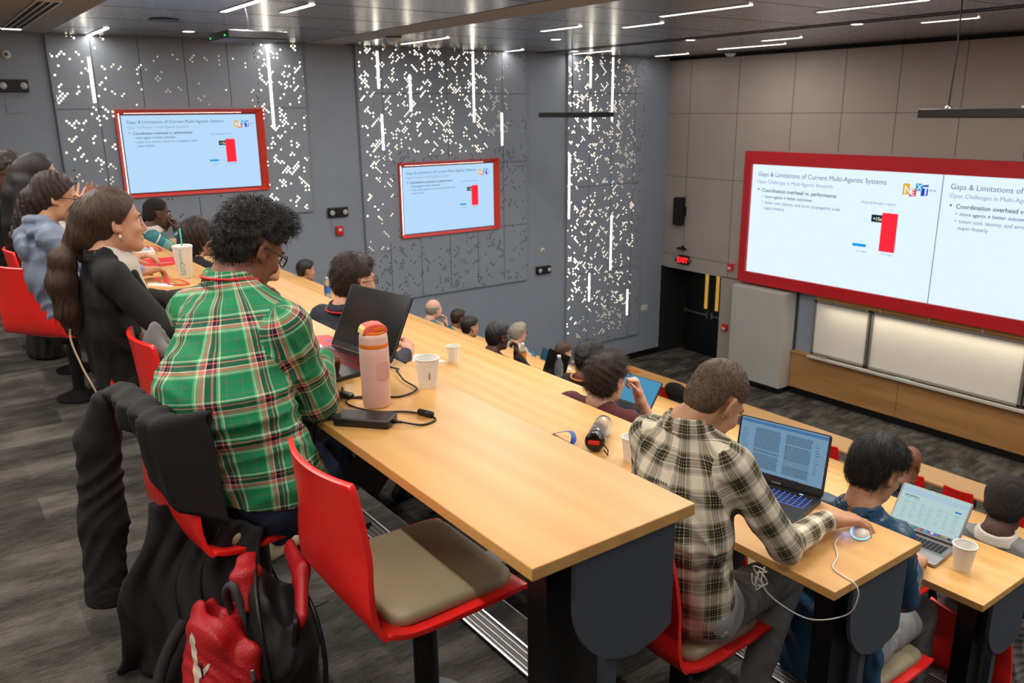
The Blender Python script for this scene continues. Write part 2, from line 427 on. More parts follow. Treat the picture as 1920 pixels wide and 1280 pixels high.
        ff = np.concatenate([ff, np.array(SF)+len(vv)]); vv = np.concatenate([vv, np.array(SV)])
    return mesh_obj('hair', vv-V3(*root), ff, mat, parent)
def bone_uv(v, f, bones):
    """per-corner uv in metres along/around the nearest bone, so a woven pattern follows torso and sleeves"""
    P = v[f]; c = P.mean(1); best = np.full(len(c), 1e9); bi = np.zeros(len(c), int)
    for i, (a, b, r, lat, sx, u0) in enumerate(bones):
        ba = b-a; t = np.clip((c-a)@ba/(ba@ba), 0, 1); d = np.linalg.norm(c-a-t[:, None]*ba, axis=1)/r
        m = d < best; best[m] = d[m]; bi[m] = i
    uv = np.zeros(P.shape[:2]+(2,))
    for i, (a, b, r, lat, sx, u0) in enumerate(bones):
        m = bi == i
        if not m.any(): continue
        ax = nrm(b-a); l = nrm(lat-np.dot(lat, ax)*ax); g = np.cross(ax, l)
        q = P[m]-a; x = q@l/sx; y = q@g; an = np.arctan2(x, -y); cc = c[m]-a; ac = np.arctan2(cc@l/sx, -(cc@g))
        an = ac[:, None]+(an-ac[:, None]+np.pi) % (2*np.pi)-np.pi
        uv[m, :, 0] = an*r*(1+sx)/2; uv[m, :, 1] = q@ax+u0
    return uv
def person(label, head, pel, floor, by=0, hy=0, hp=0., hr=0., skin=None, shirt=None, pants=None, hair=None, hands=None, h=.009, g=1., sw=1., collar=None,
           sleeve='long', glasses=None, legs=True, seat=.47, wr=.004, group='audience seated at the desks', beard=None, lapel=None, hood=None, feet=None, jaw=1., lean=.03, hem=.10, knees=None, shoes=None, necklen=1., armr=1., shd=.062, noff=(0, 0, 0), clipz=.035):
    H = V3(*head); root = V3(pel[0], pel[1], floor); o = empty('person', tuple(root), label, 'person', group)
    r_ = V3(math.cos(by), math.sin(by), 0); fw = V3(-math.sin(by), math.cos(by), 0); R = rotm(hy, hp, hr)
    Pv = V3(pel[0], pel[1], floor+seat+.085); N = H+R@V3(0, -.045, -.075)*.5+V3(0, 0, -.098*necklen)-fw*.045+V3(*noff)
    u = nrm(N-Pv); ft = nrm(fw-np.dot(fw, u)*u); Mi = Pv+(N-Pv)*.48-ft*lean
    Sl, Sr = (N-u*shd+s_*r_*.165*sw for s_ in (-1, 1))
    arms = []
    for s_, Sh in ((-1, Sl), (1, Sr)):
        hd = (hands or {}).get('L' if s_ < 0 else 'R') or {}
        if 'w' in hd: W = V3(*hd['w'])
        else: W = V3(*(H+fw*.30+r_*s_*.10)); W[2] = floor+.79
        pole = hd.get('pole', s_*r_*.8-V3(0, 0, 1)*.9-fw*.2); E = V3(*hd['e']) if 'e' in hd else ik(Sh, W, .285, .255, V3(*pole))
        arms.append((s_, Sh, E, W, hd))
    # body: head, neck, trunk, arms, hands as one surface
    sd = SDF(); head_prims(sd, H, R, jaw=jaw)
    sd.cone(H+R@V3(0, -.022, -.055), N+u*.012, .056, .06, .025); sd.cone(N+u*.01, N-u*.12, .052, .055, .03, r_, 1.2)
    sd.cone(N-u*.15, Mi, .06*g, .08*g, .03, r_, 1.3); sd.cone(Mi, Pv, .085*g, .10*g, .03, r_, 1.35)
    for s_, Sh, E, W, hd in arms:
        sd.cone(N-u*.045, Sh-u*.004, .034, .042, .03); sd.cone(Sh, E, .045, .037, .02); sd.cone(E, W-.03*nrm(W-E), .037, .025, .015)
        f_ = hd.get('f'); f_ = nrm(W-E) if f_ is None else V3(*f_); n_ = hd.get('n', V3(0, 0, 1)+.0*fw)
        add_hand(sd, W, f_, V3(*n_), s_, hd.get('curl', (.45, .5, .55, .6)), hd.get('thumb', .4), hd.get('spread', .06), hd.get('sc', 1.))
    v, f = sd.mesh(h); mesh_obj('body', v-root, f, skin, o)
    # eyes and brows
    mb = MB()
    for s_ in (-1, 1):
        c = H+R@V3(s_*.031, .0785, .003)-root; mb.mi = 0; mb.lathe([(1e-6, -.0105), (.0074, -.0074), (.0105, 0), (.0074, .0074), (1e-6, .0105)], 10, c)
        mb.mi = 1; mb.add([tuple(H+R@V3(s_*.031+.0055*math.cos(a), .0893, .003+.0055*math.sin(a))-root) for a in np.linspace(0, 6.28, 9)[:-1]], [list(range(8))])
    mb.build('eyes', [MAT['eye'], MAT['dark']], o, True)
    if hair:
        hk = dict(hair); m_ = hk.pop('mat'); kd = hk.pop('kind')
        if kd != 'none': hair_build(H, R, kd, hk.pop('h', h*.9), o, m_, root=root, **hk)
        if kd != 'none':
            mb = MB()
            for s_ in (-1, 1): mb.tube([H+R@V3(s_*.016, .0945, .021)-root, H+R@V3(s_*.032, .0935, .026)-root, H+R@V3(s_*.047, .081, .021)-root], [.0028, .0036, .0018], 5)
            mb.build('eyebrows', m_, o, True)
    if beard:
        sb = SDF(); sb.ell(H+R@V3(0, .034, -.068), (.064*jaw, .062, .05), .02, R); sb.cone(H+R@V3(-.068, -.002, -.02), H+R@V3(-.05, .03, -.08), .012, .02, .02); sb.cone(H+R@V3(.068, -.002, -.02), H+R@V3(.05, .03, -.08), .012, .02, .02)
        sb.cone(H+R@V3(-.02, .094, -.054), H+R@V3(.02, .094, -.054), .006, .006, .008); sb.ell(H+R@V3(0, .075, -.10), (.03, .026, .022), .02, R)
        vv, ff = sb.mesh(max(h*.8, .005), disp=wrinkle(.0012, 3, 5), post=lambda P, D: np.maximum(D, ((P-H)@R)[:, 2]+.012)); mesh_obj('beard', vv-root, ff, beard, o)
    if glasses:
        mb = MB(); L = lambda *p: H+R@V3(*p)-root
        for s_ in (-1, 1):
            ring = [L(s_*.034+.024*math.cos(a), .106-.012*abs(math.cos(a)) if s_*math.cos(a) > 0 else .106, .001+.0185*math.sin(a)) for a in np.linspace(0, 2*math.pi, 17)]
            mb.tube(ring, .0022, 6, False); mb.tube([L(s_*.057, .095, .006), L(s_*.079, .05, .008), L(s_*.083, -.006, .006), L(s_*.08, -.022, -.012)], [.0024, .0024, .0022, .002], 6)
        mb.tube([L(-.011, .107, .004), L(0, .110, .008), L(.011, .107, .004)], .0018, 6); mb.build('glasses', glasses, o, True)
    # shirt
    if shirt is not None:
        sm = shirt; ss = SDF(); bn = []
        hipw = Pv-u*hem*.6
        ss.cone(hipw, Mi, .128*g, .118*g, .05, r_, 1.42); ss.cone(Mi, N-u*.15, .118*g, .116*g, .05, r_, 1.42)
        ss.cone(N-u*.15, N-u*.055, .108*g, .058, .04, r_, 1.55); ss.cone(N-u*.02-ft*.005, N-u*.06, .062, .072, .03, r_, 1.3)
        ell_ = .6 if sleeve == 'short' else None
        bn.append((Pv, N, .125*g, r_, 1.42, 0.))
        for s_, Sh, E, W, hd in arms:
            ss.cone(N-u*.028+r_*s_*.03, Sh, .052, .058*armr, .04); E2 = E if ell_ is None else Sh+(E-Sh)*.75
            ss.cone(Sh, E2, .062*armr, .053*armr, .03); bn.append((Sh+nrm(E-Sh)*.02, E, .075, nrm(np.cross(fw, E-Sh)) if abs(np.dot(nrm(E-Sh), fw)) < .98 else r_, 1., .13))
            if ell_ is None:
                d = nrm(W-E); ss.cone(E, W-d*.045, .052*armr, .039*armr, .025); ss.cone(W-d*.05, W-d*.025, .038, .036, .01); bn.append((E, W, .06, nrm(np.cross(fw+V3(0, .01, .02), d)), 1., .42))
        if collar == 'shirt':
            for a in np.linspace(0, 2*math.pi, 19)[:-1]:
                t = lambda q, z, rr: N+u*z+rr*(1.12*math.cos(q)*r_+math.sin(q)*ft)
                b2 = a+2*math.pi/18; zf = lambda q: .040-.034*max(math.sin(q), 0)
                ss.cone(t(a, zf(a), .062), t(b2, zf(b2), .062), .0075, .0075, .008); ss.cone(t(a, zf(a)-.018, .069), t(b2, zf(b2)-.018, .069), .008, .008, .012); ss.cone(t(a, zf(a)-.034, .077), t(b2, zf(b2)-.034, .077), .0075, .0075, .006)
        if hood:
            for a in np.linspace(math.pi*.98, math.pi*2.02, 9)[:-1]:
                b2 = a+math.pi*1.04/8; t = lambda q, z, rr: N+u*z+rr*(1.2*math.cos(q)*r_+math.sin(q)*ft)
                ss.cone(t(a, .03, .088), t(b2, .03, .088), .024, .024, .02); ss.cone(t(a, -.025, .105), t(b2, -.025, .105), .030, .030, .018)
            ss.ell(N-u*.09-ft*.125, (.13, .05, .10), .02, np.stack([r_, ft, u], 1))
        v, f = ss.mesh(max(h, .0065), disp=wrinkle(wr, int(abs(H[0])*100) % 97, 1.35, sign=-1), post=lambda P, D: np.maximum(D, floor+seat+clipz-P[:, 2])); uv = bone_uv(v, f, bn) if len(f) else None
        mesh_obj('shirt' if not lapel else 'jacket', v-root, f, sm, o, uv=uv.reshape(-1, 2))
    if legs:
        sp = SDF(); ff_ = []
        for s_ in (-1, 1):
            hip = Pv+r_*s_*.085-V3(0, 0, .02); kn_ = V3(*knees[0 if s_ < 0 else 1]) if knees else V3(pel[0], pel[1], floor+seat+.055)+r_*s_*.125+fw*.44
            ft_ = V3(*feet[0 if s_ < 0 else 1]) if feet else V3(kn_[0], kn_[1], floor+.09)+fw*.03*(1 if s_ > 0 else -1)
            sp.cone(hip, kn_, .093*g**.5, .067, .04); sp.cone(kn_, ft_, .066, .052, .02); ff_.append(ft_)
        sp.cone(Pv-r_*.075, Pv+r_*.075, .115*g**.5, .115*g**.5, .05)
        v, f = sp.mesh(max(h, .008), disp=wrinkle(.0045, 5, 1.3, sign=-1)); mesh_obj('trousers', v-root, f, pants, o)
        for ft_ in ff_:
            s2 = SDF(); a0 = V3(ft_[0], ft_[1], floor); s2.cone(a0-fw*.05+V3(0, 0, .045), a0+fw*.15+V3(0, 0, .035), .040, .033, .02, r_, 1.1); s2.cone(a0-fw*.03+V3(0, 0, .06), a0+V3(0, 0, .095), .042, .045, .02)
            v, f = s2.mesh(.010, post=lambda P, D: np.maximum(D, floor+.004-P[:, 2])); mesh_obj('shoe', v-root, f, shoes or MAT['shoe'], o)
    o['_'] = 0; del o['_']
    return dict(o=o, root=root, N=N, u=u, r=r_, ft=ft, H=H, R=R, Pv=Pv, Mi=Mi, arms=arms)
# ------------------------------------------------------------------ shared materials
MAT = dict(
 eye=M('eye_white', (225,220,215), .2), dark=M('black_gloss', (12,12,13), .25), shoe=M('shoe_dark', (38,38,42), .6),
 wood=wood_mat('maple_laminate', (208,156,89), (219,170,102), .42), woodedge=wood_mat('maple_edge', (200,150,88), (222,176,115), .45), panelwood=wood_mat('maple_panel', (172,124,72), (196,148,92), .5),
 red=M('red_plastic', (236,38,33), .33, noise=8), pad=M('olive_vinyl', (150,140,112), .48, noise=90, bump=.05), black=M('black_steel', (13,13,15), .45, noise=20),
 charcoal=M('charcoal_laminate', (68,74,84), .5, noise=300), steel=M('brushed_steel', (170,170,172), .3, .9), alu=M('aluminium', (190,190,188), .35, .8),
 wallL=M('slate_wall_paint', (152,162,176), .75, noise=3), wallF=M('greige_wall_panel', (172,163,157), .7, noise=2), cab=M('grey_cabinet_laminate', (196,194,188), .3, noise=2),
 panel=M('perforated_sheet_paint', (152,162,176), .5, noise=3), seam=M('shadow_gap', (14,14,15), .9), hole=M('cavity_black', (22,22,24), .9),
 paper=M('white_paper', (238,238,236), .7), white=M('white_plastic', (230,228,222), .4), cup=M('paper_cup', (238,235,228), .55), wb=M('whiteboard_enamel', (236,232,222), .22),
 led=EM('led_diffuser', (255,246,226), 9), led2=EM('led_ceiling', (255,240,220), 7), bulb=EM('downlight', (255,248,238), 12),
 redbright=M('red_frame', (222,40,30), .45, noise=4), monred=M('monitor_red', (240,66,44), .45, noise=4), redcard=M('red_card', (214,22,34), .45), redcloth=M('red_ribbon', (208,24,30), .6),
 fabricblk=M('black_fabric', (23,22,22), .85, noise=120, bump=.3), fabgrey=M('grey_cloth', (112,112,110), .9, noise=120, bump=.3),
 scr=EM('display_white', (222,240,252), 1.08), scr2=EM('monitor_white', (186,220,252), 1.0), ink=EM('slide_ink', (72,100,124), .9), ink2=EM('slide_ink_dark', (34,52,70), .9), inkl=EM('slide_ink_light', (120,150,176), 1.0),
 sred=EM('slide_red', (250,42,58), 1.1), sblue=EM('slide_blue', (26,160,226), 1.0), snavy=EM('slide_navy', (10,48,70), .8),
 orange=M('orange_plastic', (228,120,34), .4), coral=M('coral_plastic', (236,98,84), .4), cream=M('cream_plastic', (240,216,130), .45), pink=M('pink_powdercoat', (226,184,176), .42, noise=60),
 blueink=M('blue_ribbon', (22,78,160), .5), green=M('led_green', (30,200,80), .3, emit=2, ecol=(40,255,100)), exitr=EM('exit_red', (255,30,40), 3), gold=EM('lit_corridor', (216,160,70), .75),
 teal=M('teal_print', (80,178,182), .5), rubber=M('cable_rubber', (16,16,17), .5))
def clear_mat(name, c, rough=.08, tr=.9):
    n = NT(name); n.base(n.ramp(n.noise(n.coords(), 30), [(.3, srgb(*c)), (.7, srgb(*c))])); n.set(Roughness=rough); n.p.inputs['Transmission Weight'].default_value = tr; n.p.inputs['IOR'].default_value = 1.25; return n.mat
MAT['clear'] = clear_mat('clear_plastic', (225,232,236)); MAT['water'] = clear_mat('water_bottle_plastic', (214,230,242), .1, .85); MAT['label'] = M('blue_label', (40,120,200), .5)
def carpet():
    n = NT('carpet_tiles'); 
    v = n.coords('Object', (1, 1, 1)); tile = n.node('ShaderNodeTexBrick'); tile.inputs['Scale'].default_value = 1; tile.offset = .5
    tile.inputs['Brick Width'].default_value = .5; tile.inputs['Row Height'].default_value = .25; tile.inputs['Mortar Size'].default_value = 0
    tile.inputs['Color1'].default_value = (.2,.2,.2,1); tile.inputs['Color2'].default_value = (.8,.8,.8,1); n.link(n.coords('Object', (1, 1, 1), (0, 0, math.pi/2)), tile.inputs['Vector'])
    st = n.noise(n.coords('Object', (300, 14, 1)), 1.2, 4, .75); big = n.noise(n.coords('Object', (7, 2.2, 1)), 1, 4, .6); fine = n.noise(v, 420, 2)
    f = n.math('ADD', n.math('MULTIPLY', st, .55), n.math('ADD', n.math('MULTIPLY', big, .55), n.math('MULTIPLY', tile.outputs['Color'], .22)))
    f = n.math('ADD', f, n.math('MULTIPLY', n.math('SUBTRACT', fine, .5), .5))
    n.base(n.ramp(f, [(.42, srgb(30,29,28)), (.63, srgb(70,68,64)), (.82, srgb(126,122,115))])); n.set(Roughness=.95); n.p.inputs['Specular IOR Level'].default_value = .1
    n.bump(n.math('ADD', st, fine), .8, .006); return n.mat
MAT['carpet'] = carpet()
def ceiling_mat():
    """dark satin metal sheet with random perforations, their lit brightness painted as pale specks"""
    n = NT('ceiling_metal'); v = n.coords('Object', (1, 1, 1))
    vo = n.node('ShaderNodeTexVoronoi', feature='F1'); vo.inputs['Scale'].default_value = 16; n.link(v, vo.inputs['Vector'])
    sp = n.node('ShaderNodeSeparateColor'); n.link(vo.outputs['Color'], sp.inputs[0])
    dot = n.math('MULTIPLY', n.math('LESS_THAN', vo.outputs['Distance'], .17), n.math('GREATER_THAN', sp.outputs[0], .62))
    patch = n.math('GREATER_THAN', n.noise(n.coords('Object', (.5, .8, 1)), 1.3, 2), .47); dot = n.math('MULTIPLY', dot, patch)
    n.base(n.mix(dot, (.33, .33, .35, 1), (.82, .80, .76, 1))); n.set(Metallic=.75)  # pale specks put the brightness of lit perforations into the base colour
    n.link(n.math('ADD', .24, n.math('MULTIPLY', dot, .3)), n.p.inputs['Roughness'])
    n.link(n.math('MULTIPLY', n.math('SUBTRACT', 1., dot), .8), n.p.inputs['Metallic'])
    n.bump(n.noise(n.coords('Object', (3, .7, 1)), 5, 2), .06, .02); return n.mat
MAT['ceil'] = ceiling_mat(); MAT['ceilm'] = M('matte_soffit', (150,149,150), .8, noise=3)
# ------------------------------------------------------------------ room shell
WX, FY, ZC, ZF = -13.35, 14.0, 2.72, -3.96
FAR = [1.42, 2.57, 3.63, 4.76, 5.87, 6.98, 8.09, 9.20, 11.02]; TOP = [.74, .245, -.22, -.73, -1.24, -1.75, -2.25, -2.76, -3.22]
DEP = .497; XR = -1.215; FL = [t-.74 for t in TOP]; XLFT = [-10.2]*8+[-11.6]
RX = 4.2
edge = [-3.4]+[FAR[i]+.04 for i in range(8)]+[14.9]
mb = MB()
for i in range(9):
    y0, y1 = edge[i], edge[i+1]; lowz = FL[i+1] if i < 8 else FL[8]-.3
    mb.box(((WX+RX)/2, (y0+y1)/2, (FL[i]+lowz-.02)/2), (RX-WX, y1-y0, FL[i]-lowz+.02))
struct(mb.build('floor', MAT['carpet']))
mb = MB()
for i in range(8):
    y = edge[i+1]; mb.box(((WX+RX)/2, y+.004, (FL[i]+FL[i+1])/2), (RX-WX, .012, FL[i]-FL[i+1]-.01))
struct(mb.build('trim_1', MAT['black']))
mb = MB()
for i in range(3):
    y = edge[i+1]-.135
    for mi, dy, w, hz in ((0, -.04, .008, .008), (0, .04, .008, .008), (1, 0, .072, .005)):
        mb.mi = mi; mb.box(((-9.5+RX)/2, y+dy, FL[i]+hz/2), (RX+9.5, w, hz))
    mb.mi = 0
    for q in (-.022, 0, .022): mb.box(((-9.5+RX)/2, y+q, FL[i]+.003), (RX+9.5, .002, .006))
struct(mb.build('trim_2', [MAT['alu'], MAT['black']]))
struct(BX('wall_left', (WX-.06, 5.5, -.6), (.12, 18.8, 6.9), MAT['wallL']))
struct(BX('wall_right', (RX+.06, 5.5, -.6), (.12, 18.8, 6.9), MAT['wallL']))
struct(BX('wall_back', (-4.5, -3.4, 1.3), (18, .12, 3.2), MAT['wallF']))
struct(BX('baseboard_left', (WX+.01, 12.9, ZF+.07), (.022, 4.1, .14), MAT['black']))
# ceiling: metal field, matte rear field, matte bulkhead strip
mb = MB(); mb.box((-4.5, (1.88+5.55)/2, ZC+.03), (18, 3.67, .06)); mb.box((-4.5, (6.16+14.9)/2, ZC+.03), (18, 8.74, .06)); struct(mb.build('ceiling', MAT['ceil']))
mb = MB(); mb.box((-4.5, -.76, ZC+.03), (18, 5.28, .06)); mb.box((-4.5, 5.855, ZC+.025), (18, .61, .06)); struct(mb.build('trim_3', MAT['ceilm']))
mb = MB()
for y in (10.3, 10.52): mb.box((-4.5, y, ZC-.002), (18, .06, .012))
struct(mb.build('trim_4', MAT['seam']))
mb = MB()
for x in np.arange(-12.2, 4, 1.25): mb.box((x, 8.2, ZC-.0005), (.006, 3.9, .002)); mb.box((x, 3.7, ZC-.0005), (.006, 3.6, .002))
struct(mb.build('trim_5', MAT['seam']))
# front wall: upper panels, door bay, pier
mb = MB(); mb.box((-4.5, FY+.1, (ZC-1.87)/2), (18, .2, ZC+1.87)); mb.box((-11.3, FY+.1, -2.9), (.62, .2, 2.1)); mb.box((RX-3.3, FY+.1, -2.9), (6.9, .2, 2.12)); mb.box((-11.6, FY+.45, -2.9), (.05, .7, 2.1))
struct(mb.build('wall_front', MAT['wallF']))
mb = MB()
for x in (-12.74, -11.45, -10.14, -9.08, -8.04, -6.95, -5.9, -4.8, -3.7): mb.box((x, FY-.001, (ZC+.85)/2), (.009, .004, ZC-.85))
for x in (-12.74, -11.45): mb.box((x, FY-.001, -.5), (.009, .004, 2.7))
for z in (1.55, .2, -1.55): mb.box((-12.35 if z < .9 else -8, FY-.001, z), (2.6 if z < .9 else 11.3, .004, .009))
struct(mb.build('trim_6', M('panel_joint', (92,84,78), .8)))
struct(BX('trim_7', (-4.5, FY-.02, ZC-.03), (18, .05, .07), MAT['seam']))
struct(BX('wall_recess', (-6.8, FY+.26, -2.9), (8.4, .06, 2.12), MAT['wallL']))
# door bay (double doors in a recess)
mb = MB(); mb.box((-12.5, FY+.72, -2.9), (1.95, .06, 2.12)); mb.box((WX+.02, FY+.35, -2.9), (.04, .8, 2.1)); struct(mb.build('wall_alcove', MAT['hole']))
def door(n, x0, x1, hinge):
    r = MB().box(((x0+x1)/2, FY+.66, -2.9), (x1-x0-.012, .05, 2.08)).build(n, M('door_black_'+n, (17,20,20), .45)); struct(r)
    s = -1 if hinge else 1; xi = x1-.16 if hinge else x0+.16
    a = BX('window_slit', (xi, FY+.63, -2.38), (.085, .012, .92), MAT['gold'], r)
    mb = MB(); mb.box(((x0+x1)/2, FY+.585, -2.97), (x1-x0-.12, .05, .045), bev=.01); mb.box((x1-.07 if hinge else x0+.07, FY+.60, -2.97), (.05, .07, .17), bev=.01); mb.box((x0+.07 if hinge else x1-.07, FY+.60, -2.97), (.05, .07, .08), bev=.01)
    mb.build('push_bar', MAT['steel'], r)
    return r
door('door_1', -13.2, -12.38, True); d2 = door('door_2', -12.38, -11.62, False)
BX('door_closer', (-12.62, FY+.60, -1.93), (.3, .05, .05), MAT['steel'], d2)
# perforated light panels on the left wall: real holes over a lit cavity
PITCH = .0305
def perforated(name, label, y0, y1, z0, z1, cut, dens, sheets, slots, seams, cuts=(), seed=1):
    r = random.Random(seed); ny = int((y1-y0)/PITCH); nz = int((z1-z0)/PITCH); px, pz = (y1-y0)/ny, (z1-z0)/nz
    H = set()
    tries = int(ny*nz*.058)
    for _ in range(tries):
        i, j = r.randrange(ny), r.randrange(nz)
        y, z = y0+i*px, z0+j*pz
        if r.random() > dens(y, z): continue
        for _ in range(r.choice((1, 1, 1, 2, 2, 3, 4))):
            if 0 <= i < ny and 0 <= j < nz: H.add((i, j-(i+j) % 2))
            i += r.choice((-1, 1, -1, 1, 0)); j += r.choice((-1, 1, 1))
            if (i+j) % 2: i += r.choice((-1, 1))
    def solid(i, j):
        y, z = y0+(i+.5)*px, z0+(j+.5)*pz
        if cut and cut[0] < y < cut[1] and cut[2] < z < cut[3]: return False
        return True
    xs = WX+.06; root = empty(name, (xs, (y0+y1)/2, z0), label, 'wall panel', 'backlit perforated wall panels')
    ox, oy, oz = root.location; v = []; f = []
    def P(y, z, x=0.): v.append((x, y-oy, z-oz)); return len(v)-1
    for j in range(nz):
        i = 0
        while i < ny:
            if not solid(i, j): i += 1; continue
            if (i, j) in H:
                c = (y0+(i+.5)*px, z0+(j+.5)*pz); rr = PITCH*.44; sq = []; ci = []; cb = []
                for k in range(8):
                    a = math.pi/4*k; q = 1/max(abs(math.cos(a)), abs(math.sin(a)))
                    sq.append(P(c[0]+q*math.cos(a)*px/2, c[1]+q*math.sin(a)*pz/2)); ci.append(P(c[0]+rr*math.cos(a), c[1]+rr*math.sin(a))); cb.append(P(c[0]+rr*math.cos(a), c[1]+rr*math.sin(a), -.003))
                for k in range(8): k2 = (k+1) % 8; f.append([sq[k], sq[k2], ci[k2], ci[k]]); f.append([ci[k], ci[k2], cb[k2], cb[k]])
                i += 1
            else:
                k = i
                while k < ny and solid(k, j) and (k, j) not in H: k += 1
                f.append([P(y0+i*px, z0+j*pz), P(y0+k*px, z0+j*pz), P(y0+k*px, z0+(j+1)*pz), P(y0+i*px, z0+(j+1)*pz)]); i = k
    mesh_obj('perforated_sheet', v, f, MAT['panel'], root, smooth=False)
    mb = MB()
    for (yy, zz, dy, dz) in (((y0+y1)/2, z0-.004, y1-y0+.02, .012), (y0-.004, (z0+z1)/2, .012, z1-z0), (y1+.004, (z0+z1)/2, .012, z1-z0)): mb.box((-.03, yy-oy, zz-oz), (.06, dy, dz))
    mb.build('edge_frame', MAT['panel'], root)
    BX('cavity_back', (-.055, 0, (z1-z0)/2), (.006, y1-y0, z1-z0), MAT['hole'], root)
    for k, (a, b, c, d, st) in enumerate(sheets):
        BX('light_sheet', (-.047, (a+b)/2-oy, (c+d)/2-oz), (.004, b-a, d-c), EMS(st), root)
    for (y, a, b) in slots: BX('light_slot', (.001, y-oy, (a+b)/2-oz), (.006, .034, b-a), MAT['led'], root)
    for (y, za, zb) in seams: BX('panel_joint', (0, y-oy, (za+zb)/2-oz), (.002, .008, zb-za), MAT['seam'], root)
    for (z, ya, yb) in cuts: BX('panel_joint', (0, (ya+yb)/2-oy, z-oz), (.002, yb-ya, .008), MAT['seam'], root)
    return root
_ems = {}
def EMS(s):
    if s not in _ems: _ems[s] = EM('light_sheet_%g' % s, (255,240,214), s)
    return _ems[s]
P1S = [(1.9,2.62,.95,2.7,5), (2.62,3.1,1.75,2.7,1.6), (3.1,4.2,1.75,2.7,.5), (4.2,4.7,1.75,2.7,1.4), (4.78,5.48,.1,2.7,5), (2.0,2.55,.55,.95,1.0)]
perforated('perforated_panel', 'backlit perforated grey wall panel around the monitor nearest the seated women', 1.87, 5.5, .06, ZC, (2.63, 4.73, .50, 1.69),
  lambda y, z: .25 if 2.7 < y < 4.6 and z > 1.7 else (.9 if y > 4.7 else (.55 if y < 2.6 else .35)), P1S, [(2.37, 1.82, 2.43), (4.94, 1.41, 2.64)],
  [(2.41, .1, 2.7), (3.03, 1.75, 2.7), (3.66, 1.75, 2.7), (4.3, 1.75, 2.7), (2.41+.63, .1, .42), (3.66, .1, .42), (4.3, .1, .42)], [(1.73, 1.87, 2.5), (1.73, 4.8, 5.5)], 3)
P2S = [(6.5,6.75,-.2,2.7,7), (6.75,7.5,1.0,2.7,3), (7.5,7.75,.95,2.7,7), (7.75,9.1,.9,2.7,3.2), (9.1,9.6,1.0,2.7,.7), (6.75,7.05,-.2,1.0,2), (6.5,6.95,-.75,-.2,1.2)]
perforated('perforated_panel', 'backlit perforated grey wall panel around the smaller second monitor', 6.45, 10.0, -1.68, ZC, (7.17, 9.27, -.53, .74),
  lambda y, z: 1. if z > .8 and y < 9.1 else (.7 if z < -.6 else .6), P2S, [(6.84,2.04,2.64), (7.45,1.66,2.27), (6.87,1.01,1.61), (8.78,1.45,2.69), (9.41,1.01,1.61)],
  [(8.81-.63*3, -1.6, -.6), (7.55, -1.6, -.6), (8.18, -1.6, -.6), (8.81, -1.6, -.6), (9.43, -1.6, 2.7), (6.9, .8, 2.7), (8.2, .8, 2.7)], [(1.96, 6.5, 10), (.69, 9.35, 10), (-.54, 9.35, 10)], 5)
P3S = [(11.1,11.35,-3.2,2.7,8), (11.35,11.9,-2.6,2.7,3.6), (11.9,12.5,-2.6,2.7,2.2), (12.5,13.0,-2.6,-.2,3), (12.5,13.0,-.2,2.7,1.), (11.35,12.7,-3.2,-2.6,.9)]
perforated('perforated_panel', 'tall backlit perforated grey wall panel next to the front doors', 11.05, 13.2, -3.36, ZC, None,
  lambda y, z: .85, P3S, [(11.63,2.08,2.67), (11.64,1.23,1.81), (12.24,1.42,2.68), (11.09,-.53,.79), (12.29,-1.76,-.57), (11.68,-2.38,-1.76), (12.83,-2.86,-2.27)],
  [(11.63, -3.3, 2.7), (12.24, -3.3, 2.7), (12.9, -3.3, 2.7)], [(1.97, 11.1, 13.1), (.1, 11.1, 13.1), (-1.75, 11.1, 13.1)], 8)
